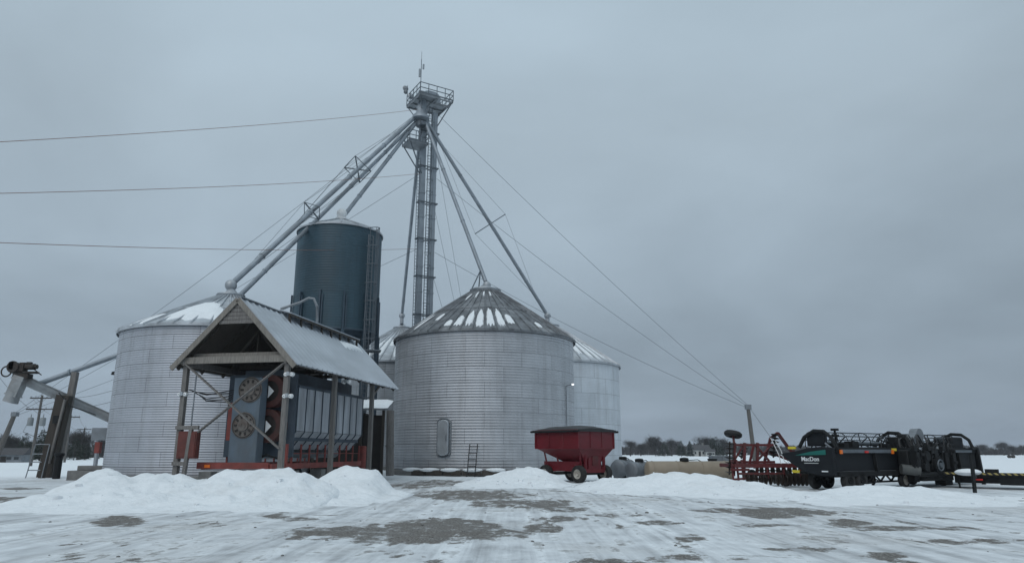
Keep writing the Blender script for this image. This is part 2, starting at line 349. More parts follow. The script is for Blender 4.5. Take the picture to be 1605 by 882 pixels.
ii = (np.arange(ny - 1)[:, None] * nx + np.arange(nx - 1)[None]).ravel()
gf = np.stack([ii, ii + 1, ii + 1 + nx, ii + nx], 1)
me = bpy.data.meshes.new('ground'); me.from_pydata(gv.tolist(), [], gf.tolist())
me.polygons.foreach_set('use_smooth', [True] * len(me.polygons))
# where the plow scraped down to the gravel: ellipses measured on the photo, laid on the ground
PATCH = [(560, 835, 110, 11, 1), (700, 828, 95, 17, 1.15), (650, 843, 130, 9, .9), (790, 836, 60, 7, .8), (480, 842, 60, 6, .7), (620, 822, 60, 6, .6), (178, 816, 42, 10, 1.1), (735, 776, 85, 8, 1.0),
         (820, 788, 90, 7, .9), (690, 757, 50, 6, .8), (1225, 803, 80, 8, 1.15), (850, 826, 34, 8, .95), (1080, 842, 26, 6, 1), (1330, 818, 36, 6, 1), (1400, 826, 70, 4, .9), (880, 797, 40, 6, .9),
         (25, 783, 60, 5, 1), (20, 797, 40, 3, .9), (80, 786, 16, 3, .8), (115, 779, 12, 3, .7), (1390, 868, 38, 6, .95), (1060, 872, 50, 5, .9), (960, 878, 80, 5, .7), (1480, 846, 40, 5, .8), (870, 812, 34, 5, .8),
         (1030, 818, 40, 4, .9), (330, 821, 30, 4, .7), (300, 799, 26, 3, .75), (700, 886, 60, 5, .8), (1260, 858, 70, 4, .8), (1150, 875, 40, 4, .6), (430, 808, 24, 5, .7), (470, 813, 30, 4, .7),
         (220, 836, 50, 3, .5), (1560, 846, 50, 4, .8), (640, 762, 40, 5, .8), (1120, 800, 40, 4, .8), (1200, 822, 60, 3, .8), (960, 806, 50, 3, .7), (1500, 826, 40, 3, .8), (30, 765, 40, 2, .8)]
gr = np.zeros(XX.shape)
for (u, v, du, dv_, k) in PATCH:
    c = G(u, v); ax = G(u + du, v) - c; c2 = G(u, v + dv_); c1 = G(u, v - dv_)
    Lx = ax.length; Ly = (c1 - c2).length / 2; cy = (c1.y + c2.y) / 2
    dirv = (c1 - c2).normalized()
    ddx = (XX - c.x) - (YY - cy) * dirv.x / dirv.y; ddy = (YY - cy)
    q = (ddx / Lx) ** 2 + (ddy / (Ly * dirv.y)) ** 2
    gr = np.maximum(gr, k * np.clip(1.5 - q, 0, 1))
def rut(pts, wdt, k):
    global gr
    q = [G(u, v) for u, v in pts]
    d = np.full(XX.shape, 9.0)
    for a, b in zip(q[:-1], q[1:]):
        ex, ey = b.x - a.x, b.y - a.y; t_ = np.clip(((XX - a.x) * ex + (YY - a.y) * ey) / (ex * ex + ey * ey), 0, 1)
        d = np.minimum(d, np.hypot(XX - a.x - t_ * ex, YY - a.y - t_ * ey))
    gr = np.maximum(gr, k * np.clip(1.4 - d / wdt, 0, 1))
RUTS = [([(800, 765), (950, 774), (1100, 787), (1200, 796), (1330, 802), (1480, 811), (1600, 818)], .16, .72), ([(1215, 848), (1290, 857), (1380, 872), (1440, 884)], .13, .75), ([(1330, 806), (1420, 817), (1500, 827), (1590, 833)], .20, .66), ([(560, 850), (600, 862), (650, 880)], .10, .6), ([(585, 846), (630, 860), (690, 880)], .10, .6),
        ([(180, 846), (200, 862), (215, 882)], .10, .62), ([(100, 852), (110, 866), (115, 882)], .10, .58), ([(400, 800), (520, 806), (640, 800)], .14, .62), ([(880, 806), (960, 822), (1060, 850), (1120, 876)], .13, .62), ([(660, 752), (720, 762), (800, 770), (900, 786)], .18, .66)]
for r_0 in RUTS: rut(*r_0)
at = me.attributes.new('gravel', 'FLOAT', 'POINT'); at.data.foreach_set('value', gr.ravel())
# packed, driven-over lane in front of the banks against clean field snow behind
yard = np.clip((50 - YY) / 8, 0, 1) * np.clip((70 - np.abs(XX)) / 20, 0, 1)
at = me.attributes.new('packed', 'FLOAT', 'POINT'); at.data.foreach_set('value', yard.ravel())
def ground_mat():
    m, nt, b = new_mat('packed snow over gravel'); L = nt.links
    tc = nt.nodes.new('ShaderNodeTexCoord'); co = tc.outputs['Object']
    ag = _n(nt, 'ShaderNodeAttribute', attribute_name='gravel'); ap = _n(nt, 'ShaderNodeAttribute', attribute_name='packed')
    def noise(sc, det, rough, vec=None, dist=0):
        n = _n(nt, 'ShaderNodeTexNoise', Scale=sc, Detail=det, Roughness=rough, Distortion=dist); L.new(vec if vec else co, n.inputs['Vector']); return n.outputs['Fac']
    def math(op, a, c, d=None):
        n = _n(nt, 'ShaderNodeMath', operation=op)
        for i, x in enumerate((a, c, d)):
            if x is None: continue
            if isinstance(x, (int, float)): n.inputs[i].default_value = x
            else: L.new(x, n.inputs[i])
        return n.outputs[0]
    mp = _n(nt, 'ShaderNodeMapping'); mp.inputs['Rotation'].default_value = (0, 0, R(-19)); mp.inputs['Scale'].default_value = (1.25, 0.36, 1); L.new(co, mp.inputs[0])
    mp2 = _n(nt, 'ShaderNodeMapping'); mp2.inputs['Rotation'].default_value = (0, 0, R(24)); mp2.inputs['Scale'].default_value = (0.55, 1.0, 1); L.new(co, mp2.inputs[0])
    tracks = noise(1.7, 8, 0.66, mp.outputs[0], 0.5); tracks2 = noise(1.5, 8, 0.66, mp2.outputs[0], 0.5)
    mp3 = _n(nt, 'ShaderNodeMapping'); mp3.inputs['Rotation'].default_value = (0, 0, R(-26)); mp3.inputs['Scale'].default_value = (3.2, 0.05, 1); L.new(co, mp3.inputs[0]); mp4 = _n(nt, 'ShaderNodeMapping'); mp4.inputs['Rotation'].default_value = (0, 0, R(-48)); mp4.inputs['Scale'].default_value = (2.6, 0.05, 1); L.new(co, mp4.inputs[0])
    stria = math('ADD', math('MULTIPLY', noise(1.0, 4, 0.6, mp3.outputs[0], 0.15), 0.5), math('MULTIPLY', noise(1.0, 4, 0.6, mp4.outputs[0], 0.15), 0.5))
    fine = noise(3.0, 8, 0.7); big = noise(0.22, 5, 0.6); grit = noise(22, 5, 0.75); mid = noise(0.9, 8, 0.66)
    # snow tone: bright loose snow to greyed, glazed packed snow
    tone = math('ADD', math('MULTIPLY', tracks, 0.5), math('MULTIPLY', tracks2, 0.3)); tone = math('ADD', tone, math('MULTIPLY', mid, 0.35)); tone = math('ADD', math('MULTIPLY', tone, 0.55), math('MULTIPLY', math('SUBTRACT', stria, 0.02), 0.52))
    sn = ramp(nt, tone, [(0.47, (0.33, 0.345, 0.36)), (0.545, (0.54, 0.57, 0.595)), (0.64, (0.74, 0.78, 0.81))])
    snow = mixc(nt, ap.outputs['Fac'], (0.78, 0.82, 0.85), sn)
    brown = ramp(nt, big, [(0.5, (0, 0, 0)), (0.7, (0.35,) * 3)])
    snow = mixc(nt, math('MULTIPLY', brown, ap.outputs['Fac']), snow, (0.43, 0.41, 0.385))
    # thin dirty streaks where tyres broke through
    stk = math('ADD', math('MULTIPLY', math('ADD', math('MULTIPLY', tracks, 0.5), math('MULTIPLY', stria, 0.5)), 0.66), math('MULTIPLY', fine, 0.20)); stk = math('ADD', stk, math('MULTIPLY', big, 0.22))
    sm = ramp(nt, stk, [(0.575, (0, 0, 0)), (0.615, (0.85,) * 3)]); sm = math('MULTIPLY', sm, ap.outputs['Fac'])
    stk2 = math('ADD', math('MULTIPLY', tracks2, 0.6), math('MULTIPLY', mid, 0.42)); sm2 = ramp(nt, stk2, [(0.585, (0, 0, 0)), (0.62, (0.75,) * 3)])
    sm = math('MAXIMUM', sm, math('MULTIPLY', sm2, ap.outputs['Fac']))
    sp = ramp(nt, noise(6.5, 4, 0.75), [(0.70, (0, 0, 0)), (0.75, (0.75,) * 3)])
    sm = math('MAXIMUM', sm, math('MULTIPLY', sp, ap.outputs['Fac']))
    gm = math('ADD', ag.outputs['Fac'], math('MULTIPLY', math('SUBTRACT', tracks, 0.5), 3.6)); gm = math('ADD', gm, math('MULTIPLY', math('SUBTRACT', fine, 0.5), 2.4)); gm = math('ADD', gm, math('MULTIPLY', math('SUBTRACT', mid, 0.5), 1.2))
    gm = math('ADD', gm, math('MULTIPLY', math('SUBTRACT', grit, 0.5), 1.6)); gm = ramp(nt, gm, [(0.50, (0, 0, 0)), (0.57, (0.65,) * 3), (0.8, (1, 1, 1))])
    gm = math('MULTIPLY', gm, math('MINIMUM', math('MULTIPLY', ag.outputs['Fac'], 4), 1.0))
    brk = ramp(nt, math('ADD', math('MULTIPLY', grit, 0.6), math('MULTIPLY', fine, 0.4)), [(0.44, (0.15,) * 3), (0.54, (1, 1, 1))]); sm = math('MULTIPLY', sm, brk); dirt = math('MAXIMUM', sm, gm)
    gcol = ramp(nt, grit, [(0.36, (0.045, 0.043, 0.04)), (0.5, (0.14, 0.136, 0.128)), (0.64, (0.38, 0.375, 0.365))])
    gcol = mixc(nt, ramp(nt, mid, [(0.4, (0, 0, 0)), (0.65, (0.4,) * 3)]), gcol, (0.10, 0.082, 0.068))
    col = mixc(nt, dirt, snow, gcol)
    L.new(col, b.inputs['Base Color'])
    rr = ramp(nt, tone, [(0.42, (0.42,) * 3), (0.6, (0.75,) * 3)]); L.new(mixc(nt, dirt, rr, (0.9, 0.9, 0.9)), b.inputs['Roughness'])
    b.inputs['Specular IOR Level'].default_value = 0.3
    hh = math('ADD', math('MULTIPLY', fine, 0.3), math('MULTIPLY', tracks, 0.5)); hh = math('ADD', hh, math('MULTIPLY', stria, 1.1)); hh = math('ADD', hh, math('MULTIPLY', math('MULTIPLY', grit, dirt), 0.35)); hh = math('SUBTRACT', hh, math('MULTIPLY', dirt, 0.25))
    bp = _n(nt, 'ShaderNodeBump', Strength=0.38, Distance=0.08); L.new(hh, bp.inputs['Height']); L.new(bp.outputs[0], b.inputs['Normal'])
    return m
me.materials.append(ground_mat())
go = bpy.data.objects.new('ground', me); COL.objects.link(go); struct(go)
def gz(x, y): return float(ground_h(np.array([x]), np.array([y]))[0])

# ------------------------------------------------------------------ snowbanks
def snowbank(label, ridge, wf, wb, seed, step=0.10, lump=0.5):
    """ridge: list of (x, y, height); wf/wb: front and back widths"""
    rx = np.array([r[0] for r in ridge]); ry = np.array([r[1] for r in ridge]); rh = np.array([r[2] for r in ridge])
    x = np.arange(rx[0] - 0.8, rx[-1] + 0.8, step); t = np.arange(-1, 1.001, 0.025)
    X, T = np.meshgrid(x, t)
    cy = np.interp(X, rx, ry); hh = np.interp(X, rx, rh)
    Yw = cy + np.where(T < 0, T * wf * 1.25, T * wb) + 0.7 * fbm(X, T * 2, 2.2, seed + 50, 2)
    prof = np.where(T < 0, (1 - np.abs(T)) ** 1.55, (1 - np.abs(T)) ** 0.8)
    prof = prof * (1.0 + 0.10 * np.exp(-(T * 4) ** 2))
    endf = np.clip(np.minimum(X - x[0], x[-1] - X) / 1.4, 0, 1); endf = np.sqrt(endf)
    Z = hh * prof * endf * (1 + lump * 1.1 * fbm(X, Yw, 1.7, seed, 3)) + np.clip(prof * 3, 0, 1) * endf * (0.16 * fbm(X, Yw, 0.6, seed + 9, 3) + 0.30 * np.abs(fbm(X, Yw, 0.95, seed + 19, 2)) * np.minimum(hh, 0.6) + 0.34 * fbm(X, Yw, 0.55, seed + 29, 2) * np.minimum(hh, 0.8) + 0.13 * fbm(X, Yw, 0.2, seed + 39, 2) * np.minimum(hh, 0.8)) - 0.05
    Z = np.where((np.abs(T) > 0.98) | (endf < 0.02), -0.15, Z)
    vs = np.stack([X.ravel(), Yw.ravel(), Z.ravel()], 1); c = np.array([vs[:, 0].mean(), vs[:, 1].mean(), 0])
    n_, m_ = len(x), len(t); q = (np.arange(m_ - 1)[:, None] * n_ + np.arange(n_ - 1)[None]).ravel()
    mb = MB(); mb.v = [tuple(v_) for v_ in vs.tolist()]; mb.f = [tuple(f_) for f_ in np.stack([q, q + 1, q + 1 + n_, q + n_], 1).tolist()]
    r_ = random.Random(seed); Zg = Z
    for k in range(int(7 * (rx[-1] - rx[0]))):
        i = r_.randrange(3, n_ - 3); j = int(m_ * min(.97, max(.04, r_.betavariate(1.6, 1.8) * .62))); bx_, by_, bz_ = X[j, i], Yw[j, i], Zg[j, i]
        if bz_ < .02: continue
        sz = .025 + .13 * r_.random() ** 5; pts = []
        for q_ in range(2):
            for w_ in range(5): a_ = 2 * pi * w_ / 5 + r_.uniform(-.4, .4); pts.append((bx_ + cos(a_) * sz * r_.uniform(.6, 1.2), by_ + sin(a_) * sz * r_.uniform(.6, 1.2), bz_ + sz * (-.5 + 1.0 * q_ + r_.uniform(-.2, .2))))
        mb.add(pts, [(w_, (w_ + 1) % 5, 5 + (w_ + 1) % 5, 5 + w_) for w_ in range(5)] + [(5, 6, 7, 8, 9)])
    o = mb.build('snowbank', 'bank', loc=tuple(c)); 
    o.data.polygons.foreach_set('use_smooth', [True] * len(o.data.polygons))
    o.data.set_sharp_from_angle(angle=R(70))
    return tag(o, label, 'snowbank', 'plowed snowbanks')
def ridge_from(pts, Y):
    out = []
    for i, (u, v) in enumerate(pts):
        y = Y if not callable(Y) else Y(u); p = P(u, v, y); out.append((p.x, y, max(0.12, p.z)))
    return out
snowbank('long lumpy white snowbank plowed up in front of the left bin and the dryer shed',
         ridge_from([(84, 774), (118, 757), (150, 740), (172, 733), (205, 740), (235, 743), (262, 741), (292, 748), (322, 757), (350, 748), (385, 745), (435, 742), (470, 744), (505, 746)], 25.5), 4.6, 1.8, 100)
snowbank('short rounded snow heap at the rear corner post of the dryer shed', ridge_from([(470, 765), (505, 748), (540, 739), (562, 737), (590, 741), (606, 752), (618, 764)], 28.5), 5.0, 1.6, 200)
snowbank('low snowbank against the bare ladder and the left side of the red wagon', ridge_from([(735, 750), (770, 744), (800, 739), (830, 735), (850, 737), (872, 744), (888, 753), (900, 757)], 37.5), 4.5, 1.6, 300)
snowbank('long white snowbank in front of the tan tank, right of the red wagon', ridge_from([(898, 762), (915, 754), (945, 749), (985, 749), (1020, 747), (1050, 741), (1085, 743), (1110, 744), (1150, 750), (1195, 757), (1225, 763), (1260, 772)], lambda u: 33.5 - (u - 900) * 0.013), 4.6, 1.7, 400)
snowbank('low wide snowbank in front of the black combine header wheels', ridge_from([(1215, 776), (1245, 770), (1285, 769), (1320, 765), (1355, 761), (1400, 760), (1440, 763), (1480, 769), (1545, 776), (1640, 781)], 26.5), 4.2, 1.5, 500)

# ------------------------------------------------------------------ grain bins
def roof_pt(r, eave, apex, rt, a, s, lift=0.0):
    """s = 0 at the collar, 1 at the eave"""
    rr = rt + (r - rt) * s; z = apex + (eave - apex) * (s * 0.94 + 0.06 * s * s)
    return Vector((sin(a) * rr, -cos(a) * rr, z + lift))
def grain_bin(label, c, r, eave, apex, period, amp, bw, bh, nrib, wallc, roofm, rt, snow=(), base=0.35, metal=0.45):
    t = thing('grain_bin', label, 'grain bin', (c[0], c[1], 0), atan2(-c[0], c[1]) * 1.0, 'round galvanized grain bins')
    wm = galv_wall('bin sheets %.2f' % r, r, bw, bh, wallc, metal)
    prof = []; z = base; nst = 6
    while z < eave: prof.append((r + amp * sin(2 * pi * z / period), z)); z += period / nst
    prof.append((r, eave))
    MB().lathe(prof, n=120).build('wall', wm, t)
    MB().lathe([(r - 0.2, -0.2), (r + 0.25, -0.2), (r + 0.25, base - 0.06), (r + 0.10, base), (r - 0.2, base)], n=80).build('foundation', 'concrete', t)
    f = MB(); ns = 14; re = r + 0.16; K = nrib
    # panels
    for k in range(K):
        a0 = 2 * pi * k / K; a1 = 2 * pi * (k + 1) / K
        vs = []
        for j in range(ns + 1):
            s = j / ns; vs += [roof_pt(re, eave, apex, rt, a0, s), roof_pt(re, eave, apex, rt, (a0 + a1) / 2, s, -0.01), roof_pt(re, eave, apex, rt, a1, s)]
        fs = []
        for j in range(ns):
            for q in (0, 1): fs.append((j * 3 + q, j * 3 + q + 1, j * 3 + 4 + q, j * 3 + 3 + q))
        f.add(vs, fs)
        # raised rib
        for j in range(ns):
            s0, s1 = j / ns, (j + 1) / ns + (0.012 if j == ns - 1 else 0)
            w = lambda s: 0.055 / max(0.4, rt + (re - rt) * s)
            q = [roof_pt(re, eave, apex, rt, a0 - w(s0), s0, 0), roof_pt(re, eave, apex, rt, a0 - w(s0) * .5, s0, .10), roof_pt(re, eave, apex, rt, a0 + w(s0) * .5, s0, .10), roof_pt(re, eave, apex, rt, a0 + w(s0), s0, 0),
                 roof_pt(re, eave, apex, rt, a0 - w(s1), s1, 0), roof_pt(re, eave, apex, rt, a0 - w(s1) * .5, s1, .10), roof_pt(re, eave, apex, rt, a0 + w(s1) * .5, s1, .10), roof_pt(re, eave, apex, rt, a0 + w(s1), s1, 0)]
            fs = [(0, 1, 5, 4), (1, 2, 6, 5), (2, 3, 7, 6)]
            if j == ns - 1: fs.append((4, 5, 6, 7))
            f.add(q, fs)
    # eave drip edge and one lap ring half way up
    f.lathe([(re + .01, eave - .16), (re + .035, eave - .16), (re + .03, eave + .01), (re - .05, eave + .03)], n=K * 2)
    p = [roof_pt(re, eave, apex, rt, 0, s) for s in (0.5, 0.53)]
    f.lathe([(-p[1].y, p[1].z + .02), (-p[1].y, p[1].z + .06), (-p[0].y, p[0].z + .06)], n=K)
    ro = f.build('roof', roofm, t)
    g = MB().lathe([(rt + .05, apex - .25), (rt + .12, apex + .10), (rt + .16, apex + .10), (rt + .14, apex + .18), (rt * .55, apex + .30), (rt * .3, apex + .55)], n=28)
    g.build('roof_collar', 'galv', ro)
    for (a0, a1, s0, s1, th) in snow:
        sm = MB(); n1, n2 = 8, 10; aw = (a1 - a0) / 2; am = (a0 + a1) / 2
        jit = [random.uniform(-.22, .22) for _ in range(n1 + 1)]
        vs = []
        for j in range(n1 + 1):
            for i in range(n2 + 1):
                b_ = -1 + 2 * i / n2; tt = j / n1
                top = s0 + (s1 - s0) * (0.32 * abs(b_) ** 1.7 + 0.30 * jit[(i + 3) % n1]); bot = s1 - (s1 - s0) * 0.08 * abs(b_) ** 3 + 0.5 * (s1 - s0) * jit[(i * 2) % n1]
                s = top + (bot - top) * tt
                edge = min(1, 4 * min(tt, 1 - tt) + .0, 1) * min(1, 3 * (1 - abs(b_)))
                vs.append(roof_pt(re, eave, apex, rt, am + b_ * aw * (0.82 + .1 * s + .35 * jit[(j * 3) % n1]), s, -0.02 + th * (edge ** .5)))
        fs = [(j * (n2 + 1) + i, j * (n2 + 1) + i + 1, (j + 1) * (n2 + 1) + i + 1, (j + 1) * (n2 + 1) + i) for j in range(n1) for i in range(n2)]
        sm.add(vs, fs); sm.build('snow_patch', 'snow', ro)
    return t
def az(u, v): d = ray(u, v); return math.atan2(d.x, d.y)
def polar(a, Rr): return (sin(a) * Rr, cos(a) * Rr)
# left bin
aL = math.atan(-.4048); cL = polar(aL, 49.6)
kL = 2 * pi / 40
LB = grain_bin('galvanized round grain bin at the far left, partly behind the dryer shed', cL, 6.15, 8.75, 11.55, 0.135, 0.014, 2.9, 0.81, 40, (0.42, 0.44, 0.48), 'roof_new', 0.75,
          [(kL * -4.9, kL * -.1, .30, .93, .16), (kL * .1, kL * 1.9, .55, .95, .13), (kL * -8.3, kL * -5.1, .62, .96, .10), (kL * 2.2, kL * 3.9, .66, .95, .08), (kL * 4.2, kL * 8.5, .35, .92, .1)])
# centre bin
aC = R(-2.2); cC = polar(aC, 58.0); kC = 2 * pi / 52
CB = grain_bin('largest grain bin in the middle, with oval door hatch and dark ribbed snow-streaked roof', cC, 7.22, 10.3, 14.6, 0.20, 0.017, 2.75, 1.08, 52, (0.41, 0.43, 0.46), 'roof_old', 1.15,
          [(kC * (k + .10), kC * (k + .90), s0, s1, .10) for k, s0, s1 in ((-3, .70, .93), (-2, .60, .93), (-1, .56, .95), (0, .52, .94), (1, .55, .94), (2, .66, .88), (-4, .80, .93), (-6, .62, .76), (-8, .6, .9), (-9, .5, .85), (-5, .12, .30), (-3, .08, .24), (-1, .06, .20), (1, .07, .2), (-10, .4, .7), (5, .8, .9))])
# right bin
aR = R(3.0); cR = polar(aR, 70.0); kR = 2 * pi / 44
RB = grain_bin('smooth pale grain bin standing behind the right side of the front middle bin', cR, 6.77, 9.65, 13.7, 0.14, 0.006, 2.9, 1.35, 44, (0.56, 0.60, 0.64), 'roof_new', 0.9,
          [(kR * (k + .08), kR * (k + .92), s0, s1, .08) for k, s0, s1 in ((1, .1, .5), (2, .12, .62), (3, .1, .8), (4, .2, .9), (5, .3, .92), (6, .4, .9))])
# back bin
aB = R(-8.9); cB = polar(aB, 75.5); kB = 2 * pi / 44
BB = grain_bin('rear grain bin with snowy roof peeking out between the blue tank and the middle bin', cB, 7.0, 10.15, 14.3, 0.16, 0.012, 2.9, 1.1, 44, (0.27, 0.29, 0.31), 'roof_new', 0.8,
          [(kB * (k + .08), kB * (k + .92), s0, s1, .09) for k, s0, s1 in ((-4, .4, .85), (-3, .3, .9), (-2, .35, .6), (-1, .25, .9), (0, .3, .92), (1, .3, .5), (2, .4, .85))])
# centre bin door, conduit with lit lamp, weld patches
def on_wall(t, c, r, a_world, z, out=0.0):
    """local point on a bin wall toward world azimuth offset a (radians, + = right) from the camera-facing line"""
    return Vector((sin(a_world) * (r + out), -cos(a_world) * (r + out), z))
def hatch():
    a = -0.40; r = 7.22; z0, z1, hw = 1.35, 3.85, 0.42
    nrm = Vector((sin(a), -cos(a), 0)); tx = Vector((cos(a), sin(a), 0)); c = nrm * (r - .02)
    poly = []
    for k in range(24):
        t_ = 2 * pi * k / 24; poly.append((hw * max(-1, min(1, 1.25 * cos(t_))), (z0 + z1) / 2 + ((z1 - z0) / 2 - hw) * (1 if sin(t_) > 0 else -1) + hw * sin(t_)))
    o = MB().prism(poly, .28, lambda p, q, k: c + tx * p + nrm * k + Vector((0, 0, q))).build('door', 'galv', CB, bevel=.05)
    o['label'] = 'oval steel access door'
    fr = MB(); cc = [c + nrm * .06 + tx * (p * 1.22) + Vector((0, 0, (q - 2.6) * 1.07 + 2.6)) for p, q in poly]; fr.path(cc + [cc[0]], .05, 6); fr.build('door_frame', 'galv_dark', o)
    MB().path([c + nrm * .30 + tx * .30 + Vector((0, 0, 2.4)), c + nrm * .37 + tx * .30 + Vector((0, 0, 2.45)), c + nrm * .37 + tx * .30 + Vector((0, 0, 2.75)), c + nrm * .30 + tx * .30 + Vector((0, 0, 2.8))], .02, 6).build('handle', 'rail', o)
hatch()
def bin_lamp():
    a = 1.02; r = 7.22; n = Vector((sin(a), -cos(a), 0)); tx = Vector((cos(a), sin(a), 0)); p = n * (r + .06)
    t = thing('floodlight', 'lit white floodlight on a conduit fixed to the right side of the middle bin', 'floodlight', (0, 0, 0))
    mw = Matrix.LocRotScale(CB.location, CB.rotation_euler, None); w = lambda q: mw @ q
    t.location = w(p + Vector((0, 0, 6.4)))
    MB().tube(w(p + Vector((0, 0, 2.0))), w(p + Vector((0, 0, 6.5))), .035, n=8).build('conduit', 'galv_dark', t, world=True)
    MB().bar(w(p + Vector((0, 0, 6.5))), w(p + n * .5 + Vector((0, 0, 6.6))), .06).build('arm', 'galv_dark', t, world=True)
    rot = (Vector((0, -1, -.25))).to_track_quat('Z', 'Y').to_matrix()
    c = w(p + n * .55 + Vector((0, 0, 6.6)))
    MB().box(c, (.26, .20, .12), rot).build('housing', 'galv', t, world=True)
    MB().box(c + rot @ Vector((0, 0, .068)), (.18, .12, .012), rot).build('lens', 'lamp', t, world=True)
bin_lamp()

# ------------------------------------------------------------------ blue hopper tank
def hopper_tank():
    a = R(-14.15); c = polar(a, 57.0); r = 3.32
    t = thing('hopper_tank', 'tall slate blue cylindrical tank on legs behind the dryer shed', 'tank', (c[0], c[1], 0), -a)
    top = P(532, 366, c[1] - .4).z; bot = P(532, 525, c[1]).z; apex = P(537, 345, c[1]).z
    prof = [(r, bot)]
    z = bot
    while z < top: prof.append((r + .006 * sin(2 * pi * z / .2), z)); z += .04
    prof.append((r, top)); MB().lathe(prof, n=72).build('wall', 'tank_blue', t)
    f = MB(); K = 16; re = r + .1; rt = .4
    f.lathe([(re, top - .12), (re + .02, top - .02), (re, top + .02), (rt, apex)], n=K * 3)
    for k in range(K):
        an = 2 * pi * k / K; f.bar((cos(an) * re, sin(an) * re, top + .04), (cos(an) * rt, sin(an) * rt, apex + .03), .09, .09)
    ro = f.build('roof', 'roof_new', t)
    MB().lathe([(rt + .1, apex - .1), (rt + .1, apex + .15), (.2, apex + .25), (.2, apex + .3)], n=16).ball((0, 0, apex + .55), .42, 16, 10).build('inlet_ball', 'white', ro)
    MB().lathe([(r - .02, bot), (r - .02, bot - .1), (.35, bot - 3.0), (.3, bot - 3.3)], n=40).build('hopper', 'blue_steel', t)
    MB().torus((0, 0, bot), r + .03, .09, 'Z', 60, 6).build('ring_beam', 'blue_steel', t)
    for k in range(12):
        an = 2 * pi * (k + .3) / 12; x, y = cos(an) * (r + .10), sin(an) * (r + .10)
        MB().bar((x, y, bot - .1), (x, y, bot + 2.9), .14, .12, (-y, x, 0)).bar((x - .12 * sin(an) * 1.5, y + .12 * cos(an) * 1.5, bot - .1), (x - .12 * sin(an) * 1.5, y + .12 * cos(an) * 1.5, bot + 2.6), .07, .1, (-y, x, 0)).build('stiffener', 'blue_steel', t)
        MB().bar((x, y, 0), (x, y, bot), .24, .24, (-y, x, 0)).build('leg', 'blue_steel', t)
    # caged ladder on the right side
    an = R(-50); nx_, ny_ = cos(an), sin(an); tx, ty = -ny_, nx_
    o = MB(); b0 = 3.0; zt = top - .7
    for s in (-.24, .24): o.bar((nx_ * (r + .3) + tx * s, ny_ * (r + .3) + ty * s, b0), (nx_ * (r + .3) + tx * s, ny_ * (r + .3) + ty * s, zt), .07)
    z = b0
    while z < zt: o.tube((nx_ * (r + .3) - tx * .24, ny_ * (r + .3) - ty * .24, z), (nx_ * (r + .3) + tx * .24, ny_ * (r + .3) + ty * .24, z), .025, n=5); z += .32
    lad = o.build('ladder', 'rail', t)
    g = MB(); z = b0 + 2.5; rings = []
    while z < zt + .8:
        pts = [(nx_ * (r + .3 + .42 * sin(q)) + tx * .40 * cos(q), ny_ * (r + .3 + .42 * sin(q)) + ty * .40 * cos(q), z) for q in np.linspace(0, pi, 9)]
        pts = [(nx_ * (r + .3 + .82 * sin(q)) + tx * .40 * cos(q), ny_ * (r + .3 + .82 * sin(q)) + ty * .40 * cos(q), z) for q in np.linspace(0, pi, 9)]
        g.path(pts, .035, 5); rings.append(pts); z += 1.45
    for j in (1, 3, 4, 5, 7): g.tube(rings[0][j], rings[-1][j], .026, n=5)
    g.build('safety_cage', 'rail', lad)
    # small work platform half hidden by the ladder foot
    MB().box((nx_ * (r + .9), ny_ * (r + .9), bot - 1.6), (1.4, 1.3, .08)).build('landing', 'rail', t)
hopper_tank()

